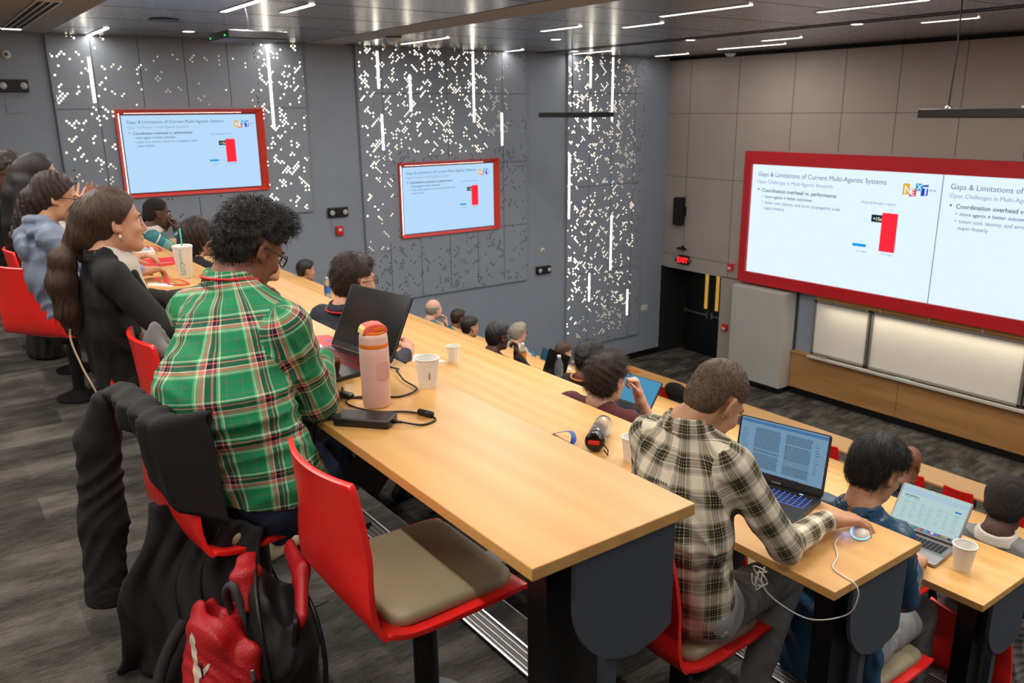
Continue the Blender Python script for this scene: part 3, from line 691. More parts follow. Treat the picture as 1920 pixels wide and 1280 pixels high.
# ------------------------------------------------------------------ slides
def slide(root, T, w, h, full=True, tiny=False):
    """T maps slide metres (x right, y up, origin top-left) to the parent's frame, +z out of the screen"""
    def tx(name, items, m, parent=root):
        mb = MB()
        for s, x, y, sz, bold in items:
            v, f = text_mesh(s, sz*h, bold); mb.add([(p[0]+x*w, p[1]-y*h, .002) for p in v], f, T)
        return mb.build(name, m, parent)
    tx('slide_title', [('Gaps & Limitations of Current Multi-Agentic Systems', .035, .105, .0585, 0)], MAT['ink'])
    tx('slide_subtitle', [('Open Challenges in Multi-Agentic Research', .035, .168, .0445, 0)], MAT['inkl'])
    tx('slide_heading', [('\u2022', .04, .245, .06, .01), ('Coordination overhead vs. performance:', .068, .245, .0465, .012)], MAT['ink2'])
    tx('slide_bullets', [('\u2022', .07, .298, .04, 0), ('more agents \u2260 better outcomes:', .088, .298, .038, .012), ('\u2022', .07, .352, .04, 0), ('token cost, latency, and error propagation scale', .088, .352, .040, 0), ('super-linearly', .088, .402, .040, 0)], MAT['ink'])
    tx('slide_caption', [("From Anthropic's report", .632, .268, .030, .01), ('~15x', .765, .312, .024, 0), ('1x', .645, .588, .022, 0), ('Chat Agent', .627, .672, .022, 0), ('Multi-Agent', .755, .672, .022, 0)], MAT['inkl'])
    mb = MB(); bx = lambda x0, x1, y0, y1, z=.001: mb.add([(x0*w, -y0*h, z), (x1*w, -y0*h, z), (x1*w, -y1*h, z), (x0*w, -y1*h, z)], [(3, 2, 1, 0)], T)
    mb.mi = 0; bx(.742, .818, .33, .645); mb.mi = 1; bx(.607, .677, .603, .628); mb.mi = 2; bx(.69, .742, .352, .412)
    mb.build('slide_chart', [MAT['sred'], MAT['sblue'], MAT['snavy']], root)
    tx('chart_label', [('+15x', .698, .397, .038, .015)], MAT['cream_e'])
    for k, (x0, x1, y0, y1, c, ch) in enumerate(((.825,.857,.085,.175,'lg0','N'), (.857,.888,.12,.185,'lg1','E'), (.883,.911,.08,.14,'lg2','X'), (.909,.94,.085,.175,'lg3','T'))):
        mb = MB(); mb.add([(x0*w, -(y0+.008*(k % 2))*h, .001), (x1*w, -y0*h, .001), (x1*w, -(y1-.006)*h, .001), (x0*w, -y1*h, .001)], [(3, 2, 1, 0)], T)
        v, f = text_mesh(ch, (y1-y0)*h*.95, .02); mb.mi = 1; mb.add([(p[0]+(x0+.006)*w, p[1]-(y1-.012)*h, .003) for p in v], f, T); mb.build('slide_logo', [MAT[c], MAT['scr']], root)
    tx('logo_suffix', [('++', .944, .145, .05, 0)], MAT['inkl'])
for k, c in dict(lg0=(240,180,40), lg1=(230,50,60), lg2=(30,170,220), lg3=(40,70,200), cream_e=(250,240,200)).items(): MAT[k] = EM(k, c, .95)
# LED wall on the front wall
r = empty('video_wall', (-7.02, FY-.12, -1.83), 'huge two-panel video wall with a thick red frame on the front wall', 'screen')
mb = MB(); fx0, fx1, fz0, fz1, sx0, sx1, sz0, sz1 = -11.04+7.02, 4.02, 0, 2.65, -3.85, 3.85, .225, 2.40
for a, b, c, d in ((fx0, fx1, fz0, sz0), (fx0, fx1, sz1, fz1), (fx0, sx0, sz0, sz1), (sx1, fx1, sz0, sz1)): mb.box(((a+b)/2, .02, (c+d)/2), (b-a, .16, d-c))
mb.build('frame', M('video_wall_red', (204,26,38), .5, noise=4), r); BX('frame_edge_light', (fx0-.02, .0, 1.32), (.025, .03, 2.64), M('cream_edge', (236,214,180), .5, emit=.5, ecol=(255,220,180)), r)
BX('led_display', (0, .03, (sz0+sz1)/2), (7.7, .06, sz1-sz0), MAT['scr'], r); BX('display_seam', (0, -.001, (sz0+sz1)/2), (.012, .004, sz1-sz0), MAT['ink'], r)
for x0 in (-3.85, 0.0):
    T = Matrix.Translation((x0, -.002, sz1)) @ Matrix(((1,0,0,0),(0,0,-1,0),(0,1,0,0),(0,0,0,1))); slide(r, T, 3.85, 2.17)
# side monitors
def monitor(label, y0, y1, z0, z1, a=.0):
    r = empty('wall_monitor', (WX+.06, (y0+y1)/2, z0), label, 'screen', 'wall monitors in red surrounds'); W, Hh = y1-y0, z1-z0; mb = MB()
    ff = [(-W/2, 0), (W/2, 0), (W/2, Hh), (-W/2, Hh)]; ii = [(-W/2+.075, .055), (W/2-.105, .055), (W/2-.105, Hh-.075), (-W/2+.075, Hh-.075)]
    oo = [(-W/2-.004, -.004), (W/2+.004, -.004), (W/2+.004, Hh+.004), (-W/2-.004, Hh+.004)]
    v = [(.055, y, z) for y, z in ff]+[(-.03, y, z) for y, z in ii]+[(.055, y, z) for y, z in oo]+[(-.0, y, z) for y, z in oo]
    f = []
    for k in range(4): k2 = (k+1) % 4; f += [[k, k2, 4+k2, 4+k], [8+k, 8+k2, k2, k], [12+k, 12+k2, 8+k2, 8+k]]
    mb.add(v, f); mb.build('red_surround', MAT['monred'], r)
    mb = MB(); mb.box((-.015, -W/2+.052, Hh/2), (.02, .014, Hh-.1)); mb.box((-.012, -.1, Hh-.045), (.02, W-.45, .014)); mb.build('light_strip', MAT['led'], r)
    w, h = W-.19, Hh-.14; yc, zc = -.015, Hh/2-.01
    BX('bezel', (-.022, yc, zc), (.03, w+.02, h+.02), MAT['dark'], r); BX('display', (-.004, yc, zc), (.012, w, h), MAT['scr2'], r)
    T = Matrix.Translation((.0035, yc-w/2, zc+h/2)) @ Matrix(((0,0,1,0),(1,0,0,0),(0,1,0,0),(0,0,0,1))); slide(r, T, w, h); return r
monitor('large wall monitor in a red surround above the man in the teal sweater', 2.6, 4.76, .47, 1.72)
monitor('farther wall monitor in a red surround, between the two emergency light units', 7.14, 9.30, -.56, .77)
# ------------------------------------------------------------------ front wall furniture
r = empty('storage_cabinet', (-10.35, FY-.17, ZF), 'tall glossy grey cabinet panel under the left end of the video wall', 'cabinet')
BX('cabinet_body', (0, 0, 1.10), (1.3, .36, 1.96), MAT['cab'], r, bevel=.004); BX('plinth', (0, .01, .06), (1.28, .36, .12), MAT['black'], r)
BX('door_panel', (-.01, -.19, 1.10), (1.26, .02, 1.94), MAT['cab'], r, bevel=.003)
struct(BX('trim_8', (-9.42, FY+.12, -2.5), (.5, .1, 1.3), MAT['wallL']))
r = empty('wood_wainscot', (-6.2, FY-.02, ZF), 'long maple panelled ledge below the whiteboards on the front wall', 'paneling')
BX('wood_panel', (0, .03, .50), (6.95, .1, .72), MAT['panelwood'], r); BX('plinth', (0, .04, .07), (6.9, .08, .14), MAT['black'], r); BX('ledge', (0, .03, .875), (6.95, .14, .03), MAT['panelwood'], r)
mb = MB()
for x in (-1.2, 1.1): mb.box((x, -.021, .5), (.005, .004, .7))
mb.build('panel_seam', MAT['seam'], r)
WBL = ['small whiteboard panel at the left end, beside the grey cabinet', 'wide whiteboard panel in the middle, under the seam of the video wall', 'whiteboard panel at the right edge of the picture']
for k, (a, b) in enumerate(((-9.24, -8.07), (-8.03, -5.36), (-5.32, -3.2))):
    y = FY-.02-.02*(k == 1); r = empty('whiteboard', ((a+b)/2, y, -3.02), WBL[k], 'whiteboard', 'whiteboards in aluminium frames'); w = b-a
    BX('board', (0, 0, .53), (w-.06, .02, 1.0), MAT['wb'], r); mb = MB()
    for x in (-w/2+.02, w/2-.02): mb.box((x, -.012, .53), (.045, .04, 1.08))
    mb.box((0, -.012, 1.05), (w, .04, .045)); mb.box((0, -.012, .01), (w, .04, .04)); mb.build('frame', MAT['alu'], r)
r = empty('marker_tray', (-6.2, FY-.10, -3.075), 'long pale marker tray running under the whiteboards', 'tray'); MB().box((0, 0, 0), (6.1, .12, .03)).box((0, -.055, .02), (6.1, .012, .03)).build('tray', M('tray_white', (214,210,200), .4), r, bevel=.003)
tag(BX('board_eraser', (-8.95, FY-.10, -3.04), (.2, .05, .04), M('eraser_felt', (130,126,118), .8), bevel=.006), 'grey eraser lying on the marker tray below the small whiteboard', 'eraser')
for k, x in enumerate((-7.42, -7.28)):
    mb = MB(); mb.tube([(x, FY-.10, -3.05), (x+.13, FY-.105, -3.05)], .011, 8); o = mb.build('whiteboard_marker', M('marker_green%d' % k, (196,222,196), .5)); tag(o, ('left' if k == 0 else 'right')+' one of two pale green markers on the tray below the wide whiteboard', 'marker', 'markers on the whiteboard tray')
r = empty('ledge_light', (-6.2, FY+.02, -1.9), 'warm wooden light slot along the top of the whiteboards', 'light')
BX('slat', (0, -.0, .0), (6.1, .06, .10), wood_mat('slat_wood', (214,160,88), (236,186,116)), r)
mb = MB()
for x in np.arange(-2.6, 3, .9): mb.box((x, -.04, 0), (.02, .03, .11))
mb.build('bracket', MAT['white'], r)
def light(kind, loc, rot, energy, size, col=(1, .93, .84), sy=None, spread=None, name='lamp_light', parent=None):
    l = bpy.data.lights.new(name, 'AREA'); l.energy = energy; l.color = col; l.shape = 'RECTANGLE'; l.size = size; l.size_y = sy or size
    if spread: l.spread = spread
    o = bpy.data.objects.new(name, l); COL.objects.link(o); o.location = loc; o.rotation_euler = rot
    if parent: o.parent = parent
    return o
light('A', (-6.2, FY-.20, -1.95), (math.radians(-28), 0, 0), 26, 5.6, (1, .86, .64), .06)
# wall devices
def at_left(name, y, z, label, cat, group=None): return empty(name, (WX+.001, y, z), label, cat, group)
for y, z, lab in ((1.40, 2.04, 'black twin-spot emergency light at the left edge of the picture, high on the grey wall'), (5.95, 0., 'black twin-spot emergency light above the red fire alarm on the grey wall'), (10.44, -1.54, 'black twin-spot emergency light beside the tall backlit panel')):
    r = at_left('emergency_light', y, z, lab, 'emergency light', 'twin-spot emergency lights'); BX('housing', (.035, 0, 0), (.07, .36, .16), MAT['black'], r, bevel=.01)
    for s in (-1, 1): MB().lathe([(1e-5, .0), (.035, 0), (.045, .012), (.042, .02), (1e-5, .014)], 16, T=Matrix.Translation((.07, s*.12, 0)) @ Matrix.Rotation(math.pi/2, 4, 'Y')).build('lamp_head', M('lamp_lens', (200,200,196), .2), r, True)
    BX('wall_plate', (.004, 0, -.25), (.006, .24, .2), MAT['wallL'], r)
r = at_left('fire_alarm', 5.96, -.32, 'red fire alarm strobe on the grey left wall under the emergency light', 'fire alarm'); BX('housing', (.03, 0, 0), (.06, .13, .16), MAT['redbright'], r, bevel=.01); BX('strobe', (.065, 0, .02), (.012, .06, .05), MAT['white'], r, bevel=.004)
for y, z, lab in ((1.38, 2.44, 'round white sensor at the left edge, above the emergency light'), (10.44, -1.14, 'round white sensor above the emergency light by the tall panel')):
    r = at_left('wall_sensor', y, z, lab, 'sensor', 'round white wall sensors'); T = Matrix.Rotation(math.pi/2, 4, 'Y'); MB().lathe([(1e-5, .03), (.03, .03), (.055, .018), (.06, 0)], 20, T=T).build('ring', MAT['white'], r, True); MB().lathe([(1e-5, .036), (.022, .034), (.026, .029)], 14, T=T).build('lens', MAT['fabgrey'], r, True)
r = at_left('wall_sign', 13.43, -2.79, 'small pale grey plate on the left wall beside the doors', 'sign'); BX('plate', (.008, 0, 0), (.016, .2, .13), MAT['white'], r, bevel=.004)
r = empty('wall_speaker', (-12.81, FY-.001, -.55), 'tall slim black loudspeaker on the front wall left of the video wall', 'speaker'); BX('cabinet', (0, -.12, 0), (.2, .18, .62), MAT['black'], r, bevel=.02); BX('grille', (0, -.215, 0), (.17, .012, .58), MAT['fabricblk'], r); BX('bracket', (.07, -.02, 0), (.08, .05, .2), MAT['black'], r)
r = empty('wall_camera', (-12.74, FY-.001, -1.385), 'small black bar device above the exit sign', 'camera'); BX('body', (0, -.06, 0), (.24, .08, .045), MAT['black'], r, bevel=.012); BX('mount', (0, -.02, .03), (.06, .04, .05), MAT['black'], r)
r = empty('exit_sign', (-12.68, FY-.001, -1.635), 'lit red EXIT sign over the double doors', 'exit sign'); BX('housing', (0, -.04, 0), (.3, .07, .2), MAT['black'], r, bevel=.012)
v, f = text_mesh('EXIT', .165, .02, 'CENTER'); MB().add([(x*.92, y-.058, 0) for x, y, z in v], f, Matrix.Translation((0, -.078, 0)) @ Matrix.Rotation(math.pi/2, 4, 'X')).build('lettering', MAT['exitr'], r)
for s in (-1, 1): MB().lathe([(1e-5, 0), (.04, 0), (.045, .03), (.02, .07)], 14, T=Matrix.Translation((s*.19, -.05, 0)) @ Matrix.Rotation(math.pi/2, 4, 'X')).build('lamp_head', M('exit_lamp', (90,88,84), .4), r, True)
for x, z, lab in ((-11.35, -1.61, 'upper red fire alarm strobe between the doors and the video wall'), (-11.41, -2.95, 'lower red fire alarm pull box right of the double doors')):
    r = empty('fire_alarm', (x, FY-.001, z), lab, 'fire alarm'); BX('housing', (0, -.035, 0), (.13, .07, .15), MAT['redbright'], r, bevel=.012); BX('strobe' if z > -2 else 'pull_handle', (0, -.075, -.02), (.07, .014, .045), MAT['white'], r, bevel=.004)
# ------------------------------------------------------------------ ceiling items
STR = [(-9.57,-8.3,3.10), (-9.29,-8.5,3.66), (-13.3,-12.1,2.41), (-12.6,-11.2,6.95), (-9.66,-8.86,7.55), (-8.69,-8.0,8.19), (-7.45,-6.15,7.62), (-6.18,-4.9,8.88), (-6.21,-5.5,11.2), (-9.22,-8.5,11.8), (-10.92,-9.46,12.7), (-12.97,-12.1,13.15), (-13.25,-12.1,11.13), (-13.25,-12.75,9.5), (-12.6,-11.6,4.5), (-13.25,-12.6,4.95),
 (-5.6,-4.2,3.4), (-3.2,-1.8,3.4), (-1.0,.4,3.4), (1.2,2.6,4.2), (-5.2,-3.9,5.0), (-2.6,-1.3,5.0), (-.2,1.1,6.8), (-3.4,-2.0,7.8), (-1.2,.1,10.4), (1.4,2.8,9.2), (-7.4,-6.2,4.6),
 (-9.6,-8.2,.2), (-6.8,-5.4,.2), (-4.4,-3.0,.3), (-2.2,-.8,.2), (-8.2,-6.8,-1.4), (-5.4,-4.0,-1.4), (-3.2,-1.8,-1.5), (-.4,1.0,-1.4)]  # rear strips outside the view, added to brighten the near seats and carpet
SL = {0:'first of the bright strips at the top, above the hanging black array', 1:'short ceiling strip just right of the hanging black array cable', 2:'ceiling strip nearest the top left corner of the first backlit panel', 3:'ceiling strip beside the smoke detector', 4:'short ceiling strip above the round downlight, right of the smoke detector', 5:'short ceiling strip midway along the top of the picture', 6:'long ceiling strip at top right of centre', 7:'longest ceiling strip at the top right', 8:'ceiling strip behind the hanging cables at the right', 9:'short ceiling strip over the front wall, nearest the video wall', 10:'ceiling strip close to the front wall above the grey panels', 11:'short ceiling strip in the front left corner', 12:'ceiling strip meeting the top of the tall backlit panel', 13:'tiny ceiling strip over the right edge of the middle backlit panel', 14:'ceiling strip behind the hanging black array', 15:'short ceiling strip meeting the right light slot of the first backlit panel'}
for k, (a, b, y) in enumerate(STR):
    r = empty('ceiling_strip_light', ((a+b)/2, y, ZC), SL.get(k, 'unseen ceiling strip added above the seats, number %d from the left wall' % (k+1)), 'ceiling light', 'linear ceiling lights')
    BX('diffuser', (0, 0, -.004), (b-a, .07, .012), MAT['led2'], r); mb = MB()
    for s in (-1, 1): mb.box((0, s*.04, -.003), (b-a+.03, .012, .012))
    mb.build('frame', MAT['steel'], r)
    light('A', (0, 0, -.014), (0, 0, 0), (b-a)*((4. if k in (2, 3, 11, 12, 13, 14, 15) else (16. if k in (8, 9, 10) else 44.)) if k < 16 else (30. if k < 27 else 22.)), b-a, (1, .935, .86), .07, parent=r)
DL = [(-9.7,10.6,'round white downlight in the dark slot nearer the left wall'), (-6.77,10.6,'round white downlight in the dark slot toward the right'), (-10.65,8.59,'small round downlight by the short strip near the middle panel'), (-12.58,10.6,'small round downlight right above the tall panel'), (-12.03,3.41,'small square-looking downlight beside the round ceiling speaker')]
for x, y, lab in DL:
    r = empty('downlight', (x, y, ZC), lab, 'ceiling light', 'round ceiling downlights'); MB().lathe([(1e-5, -.01), (.075, -.008), (.08, 0)], 18).build('lens', MAT['bulb'], r, True); MB().lathe([(.08, 0), (.083, -.012), (.1, -.006), (.102, 0)], 18).build('trim_ring', MAT['white'], r, True)
r = empty('ceiling_speaker', (-10.7, 2.77, ZC), 'round dark speaker grille set in the metal ceiling', 'speaker'); MB().lathe([(1e-5, -.012), (.15, -.010), (.16, 0)], 24).build('grille', M('speaker_grille', (44,52,70), .5), r, True); MB().lathe([(.158, 0), (.165, -.012), (.175, 0)], 24).build('rim', MAT['black'], r, True)
for x, y, lab in ((-11.44, 6.17, 'white smoke detector under the ceiling between the first two panels'), (-11.38, 13.6, 'white box detector where the ceiling meets the front wall')):
    r = empty('smoke_detector', (x, y, ZC), lab, 'smoke detector'); MB().lathe([(1e-5, -.09), (.06, -.085), (.10, -.05), (.11, -.03), (.11, 0)], 20).build('body', MAT['white'], r, True); MB().lathe([(.111, -.03), (.118, -.022), (.118, 0)], 20).build('base', MAT['fabgrey'], r, True)
r = empty('air_diffuser', (-11.1, 1.42, ZC), 'linear black slot air diffuser in the matte ceiling at top left', 'vent'); mb = MB()
for q in (-.07, 0, .07): mb.box((0, q, -.003), (3.2, .045, .012))
mb.build('slot', MAT['seam'], r); mb = MB()
for q in (-.105, -.035, .035, .105): mb.box((0, q, -.006), (3.2, .014, .016))
mb.build('vane', MAT['white'], r); BX('end_cap', (-1.62, 0, -.006), (.05, .22, .018), MAT['led2'], r); BX('end_cap', (1.62, 0, -.006), (.05, .22, .018), MAT['white'], r)  # left end cap glows with the LED material though it is no lamp
def hang(label, loc, lx, ly, drop, cables, leds=()):
    r = empty('microphone_array', loc, label, 'ceiling array', 'black arrays hung under the ceiling'); BX('bar', (0, 0, 0), (lx, ly, .08), MAT['black'], r, bevel=.01)
    for x in cables:
        MB().tube([(x, 0, .02), (x+.01, .01, drop*.5), (x, 0, drop-.004)], .008, 6).build('cable', MAT['rubber'], r)
        MB().lathe([(.03, .025), (.035, .05), (.012, .07)], 10, (x, 0, 0)).build('cable_hook', MAT['steel'], r, True)
    for x in leds: BX('indicator', (x, -ly/2-.003, -.01), (.014, .006, .014), MAT['green'], r)
    return r
hang('flat black array with green indicators hanging near the first backlit panel', (-9.0, 3.15, 2.42), .62, .62, .30, (0,), (-.25, .22))
hang('black array hanging in front of the tall backlit panel', (-10.7, 9.05, 1.575), 1.2, .6, 1.145, (-.1,))
hang('long black array hanging on cables in front of the video wall, at the right edge', (-3.45, 8.2, 1.59), 1.75, .6, 1.13, (-.74, -.05, .6))
# ------------------------------------------------------------------ desks
DL_ = ['top row desk in the foreground, its bare near end holding the charger and pink bottle', 'second row desk, the one the man in the beige plaid shirt works at', 'third row desk with the silver laptop and a paper cup at its near end', 'fourth row desk, right behind the man in the grey sweater', 'fifth row desk in the middle of the hall', 'sixth row desk farther down the hall', 'seventh row desk, a thin strip of wood below the red chair backs', 'eighth row desk, its pale edge just under the red chair backs', 'front row desk nearest the dark carpet and the whiteboards']
for k in range(9):
    yf, zt, xl = FAR[k], TOP[k], XLFT[k]; L = XR-xl; r = empty('long_desk', (XR, yf-DEP, FL[k]), DL_[k], 'desk', 'stepped rows of maple desks')
    BX('desktop', (-L/2, DEP/2, .725), (L, DEP, .031), MAT['wood'], r, bevel=.0025)
    BX('support_beam', (-L/2-.06, .25, .683), (L-.16, .06, .05), MAT['black'], r)
    # end panel with big rounded lower corners
    p = [(0, 0)]; y0, y1, zz0, zz1 = .13, .445, .387, .708; poly = [(y1, zz1), (y0, zz1)]
    for i in range(13): a = math.pi+math.pi/2*i/12; poly.append((y0+.2+.2*math.cos(a), zz0+.2+.2*math.sin(a)))
    poly += [(y1-.05, zz0+.012), (y1, zz0+.035)]
    T = Matrix.Translation((-.028, 0, 0)) @ Matrix(((0,0,1,0),(1,0,0,0),(0,1,0,0),(0,0,0,1)))
    MB().prism(poly, .014, T).build('end_panel', MAT['charcoal'], r)
    BX('end_post', (-.045, .26, .35), (.03, .035, .7), MAT['charcoal'], r)
    for i in range(int(L//1.6)+1):
        x = -.11-i*1.6
        if k > 3 and i > 5: break
        BX('leg', (x-.05*(k == 0), .22, .354), (.075, .17, .708), MAT['black'], r); BX('foot', (x, .16, .012), (.14, .5, .024), MAT['black'], r)
    if k < 3: BX('cable_trough', (-L/2-.2, .36, .60), (L-.6, .10, .10), MAT['black'], r)
# power outlet block under the top desk
r = empty('power_outlet', (-2.42, .985, .52), 'grey twin power outlet under the top desk beside the jeans', 'outlet')
T = Matrix.Rotation(math.radians(-42), 4, 'X') @ Matrix.Rotation(math.radians(20), 4, 'Y'); MB().prism(rrect(.11, .26, .03), .03, T).build('housing', M('outlet_grey', (186,184,178), .45), r)
mb = MB(); mb.box((0, -.03, .031), (.05, .075, .004), T); mb.build('socket_plate', MAT['black'], r); mb = MB()
for q in (-.047, -.013): mb.box((0, q, .034), (.03, .022, .003), T)
mb.build('socket', M('socket_grey', (120,118,112), .5), r)
BX('bracket', (.03, .10, .0), (.16, .16, .12), MAT['black'], r, rx=-.7)
# ------------------------------------------------------------------ chairs
def chair_proto():
    r = empty('swivel_chair', (0, 0, 0), '', 'chair', 'red swivel chairs fixed along the desks')
    prof = [(.215, .425, .225), (.195, .437, .232), (.10, .437, .238), (-.08, .432, .238), (-.165, .438, .234), (-.212, .462, .226), (-.237, .51, .219), (-.252, .58, .213), (-.263, .68, .205), (-.272, .77, .196), (-.281, .835, .186), (-.285, .85, .176)]
    n = len(prof); 
    def crv(i): # resample smoothly
        t = i*(n-1); a = min(int(t), n-2); u = t-a; p0 = prof[max(a-1, 0)]; p1 = prof[a]; p2 = prof[a+1]; p3 = prof[min(a+2, n-1)]
        return [.5*((2*p1[c])+(-p0[c]+p2[c])*u+(2*p0[c]-5*p1[c]+4*p2[c]-p3[c])*u*u+(-p0[c]+3*p1[c]-3*p2[c]+p3[c])*u**3) for c in range(3)]
    NU, NV = 17, 40; v = []; nr = []
    for j in range(NV):
        y, z, w = crv(j/(NV-1)); ya, za, _ = crv(min(j/(NV-1)+.01, 1)); yb, zb, _ = crv(max(j/(NV-1)-.01, 0)); t = nrm((0, ya-yb, za-zb)); nn = np.cross(t, (1, 0, 0))
        for i in range(NU):
            q = -1+2*i/(NU-1); up = max(0, (z-.46)/.4); cv = .035*q*q*min(1, up*2.)+(.012*q*q if z < .45 else 0)
            p = V3(q*w, y+cv*(1 if z > .46 else 0), z+(cv if z <= .46 else 0)); v.append(p); nr.append(V3(*nn))
    v = np.array(v); nr = np.array(nr); th = .0075; top = v-nr*th; bot = v+nr*th; m = len(v); F = []
    for j in range(NV-1):
        for i in range(NU-1):
            a = j*NU+i; F.append([a, a+1, a+NU+1, a+NU]); F.append([m+a+NU, m+a+NU+1, m+a+1, m+a])
    B = [i for i in range(NU)]+[j*NU+NU-1 for j in range(1, NV)]+[(NV-1)*NU+i for i in range(NU-2, -1, -1)]+[j*NU for j in range(NV-2, 0, -1)]
    for i in range(len(B)): a, b = B[i], B[(i+1) % len(B)]; F.append([b, a, m+a, m+b])
    o = mesh_obj('shell', np.concatenate([top, bot]), F, MAT['red'], r); bv = o.modifiers.new('b', 'BEVEL'); bv.width = .005; bv.segments = 3; bv.limit_method = 'ANGLE'; bv.angle_limit = math.radians(50)
    g = rrect(.405, .37, .055, 6); rings = [(1.0, .446, 0), (1.012, .456, 0), (1.0, .468, 0), (.95, .4765, 0), (.85, .4805, 0), (.5, .4815, 0), (.2, .4815, 0)]; mb = MB(); vs = []; fs = []
    for s, z, _ in rings: vs += [(x*s, y*s+.012, z+.012*(abs(x*s)/.2)**2*.5) for x, y in g]
    k = len(g); fs = [[i*k+j, i*k+(j+1) % k, (i+1)*k+(j+1) % k, (i+1)*k+j] for i in range(len(rings)-1) for j in range(k)]; fs.append([(len(rings)-1)*k+j for j in range(k)]); mb.add(vs, fs).build('seat_pad', MAT['pad'], r, True)
    MB().box((0, 0, .412), (.22, .24, .03), bev=.008).box((0, .12, .385), (.09, .42, .05), bev=.008).build('under_frame', MAT['black'], r)
    MB().tube([(0, .02, .40), (0, .02, .03)], [.035, .035], 12).build('post', MAT['black'], r, 'auto'); MB().lathe([(.13, 0), (.13, .012), (.05, .022), (.045, .05)], 20, (0, .02, 0)).build('base', MAT['black'], r, 'auto')
    return r
CH = chair_proto(); first = [True]
def chair(x, y, k, label, rz=0.):
    if first[0]: first[0] = False; CH.location = (x, y, FL[k]); CH.rotation_euler = (0, 0, rz); CH['label'] = label; return CH
    return copy_tree(CH, (x, y, FL[k]), label, rz)
chair(-1.775, .95, 0, 'empty red chair with an olive pad at the near end of the top desk')
chair(-2.435, .715, 0, 'red chair under the man in the green plaid shirt, a black jacket over its back', .10)
chair(-3.28, .88, 0, 'red chair with a grey cloth over it, beside the woman in the blazer')
chair(-3.84, .80, 0, 'red chair of the woman in the black blazer')
chair(-5.40, .64, 0, 'red chair seen from behind under the woman in the light blue jacket', .62)
chair(-6.05, .72, 0, 'red chair of the woman with long straight hair')
chair(-6.9, .62, 0, 'red chair of the dark-clad person cut by the left edge')
chair(-7.6, .70, 0, 'red chair of the person with glasses at the far left')
PLX = -1.76
# ------------------------------------------------------------------ laptops
def laptop(label, hinge, yaw, w, d, hgt, tilt, k, body, scr, keys=None, lidlip=.018, content=None, keycap=None, extra=None):
    r = empty('laptop', (hinge[0], hinge[1], TOP[k]+.0005), label, 'laptop', 'open laptops on the desks', rz=yaw); th = .018
    MB().prism(rrect(w, d, .012), th-.004, Matrix.Translation((0, -d/2, .002))).build('base', body, r, bevel=.002)
    z = th-.002; ky0, ky1, kw = -d*.50, -d*.13, w*.86
    if keys: BX('keyboard_backlight', (0, (ky0+ky1)/2, z+.0006), (kw, ky1-ky0, .0012), keys, r)
    mb = MB(); rows, cols = 5, 15; cw, chh = kw/cols, (ky1-ky0)/rows
    for i in range(rows):
        j = 0
        while j < cols:
            sp = 5 if (i == 0 and j == 4) else 1
            mb.box((-kw/2+(j+sp/2)*cw, ky0+(i+.5)*chh, z+.0014), (cw*sp-.0036, chh-.0046, .0018)); j += sp
    mb.build('keys', keycap or MAT['black'], r); BX('touchpad', (0, -d*.75, z+.0006), (w*.32, d*.34, .001), M('touchpad_'+str(k)+'_%d' % int(w*1000), (52,52,54), .35), r)
    T = Matrix.Rotation(math.pi/2, 4, 'X'); lid = MB().prism(rrect(w, hgt, .01), .007, Matrix.Translation((0, .0045, hgt/2)) @ T).build('lid', body, r, bevel=.0015)
    lid.location = (0, .002, th); lid.rotation_euler = (-tilt, 0, 0)
    b = .009; BX('display', (0, -.0032, (hgt+lidlip)/2), (w-2*b, .001, hgt-b-lidlip), scr, lid)
    MB().prism([(-w/2+.006, 0), (w/2-.006, 0), (w/2-.006, .006), (-w/2+.006, .006)], .012, Matrix.Translation((0, .006, -.002)) @ T).build('hinge', MAT['black'], lid)
    if content: content(lid, w-2*b, hgt-b-lidlip, lidlip)
    if extra: extra(r, lid, w, d, hgt)
    return r
def quads(name, L, m, lid, z=-.0039):
    mb = MB()
    for (x0, x1, y0, y1) in L: mb.add([(x0, z, y0), (x1, z, y0), (x1, z, y1), (x0, z, y1)], [(0, 1, 2, 3)])
    return mb.build(name, m, lid)
def doc(lid, w, h, o):
    R_ = random.Random(4); L = []; y = o+h*.955
    for (cx0, cx1) in ((-.32, -.02), (.04, .335)):
        y = h*.86+o
        while y > o+h*.09:
            if R_.random() < .06: y -= h*.02
            x = cx0*w
            while x < cx1*w-.004:
                ww = R_.uniform(.003, .011); L.append((x, min(x+ww, cx1*w), y, y+h*.0085)); x += ww+.0016
            y -= h*.0185
    quads('document_text', L, EM('doc_ink', (44,60,76), .6), lid)
    quads('side_notes', [(-.47*w, (-.47+R_.uniform(.03, .10))*w, o+h*(.80-i*.047), o+h*(.808-i*.047)) for i in range(14)], EM('doc_note', (66,92,118), .6), lid)
    quads('margin_icons', [(.38*w, (.38+R_.uniform(.015, .06))*w, o+h*(.80-i*.05), o+h*(.81-i*.05)) for i in range(12)], EM('doc_icon', (66,92,118), .6), lid); quads('window_bar', [(-w/2, w/2, o+h*.94, o+h)], EM('win_bar', (96,150,204), .55), lid)
    quads('task_icons', [(-.25*w+i*.028*w, -.235*w+i*.028*w, o+h*.012, o+h*.035) for i in range(18)], EM('task_icon', (40,60,90), .6), lid)
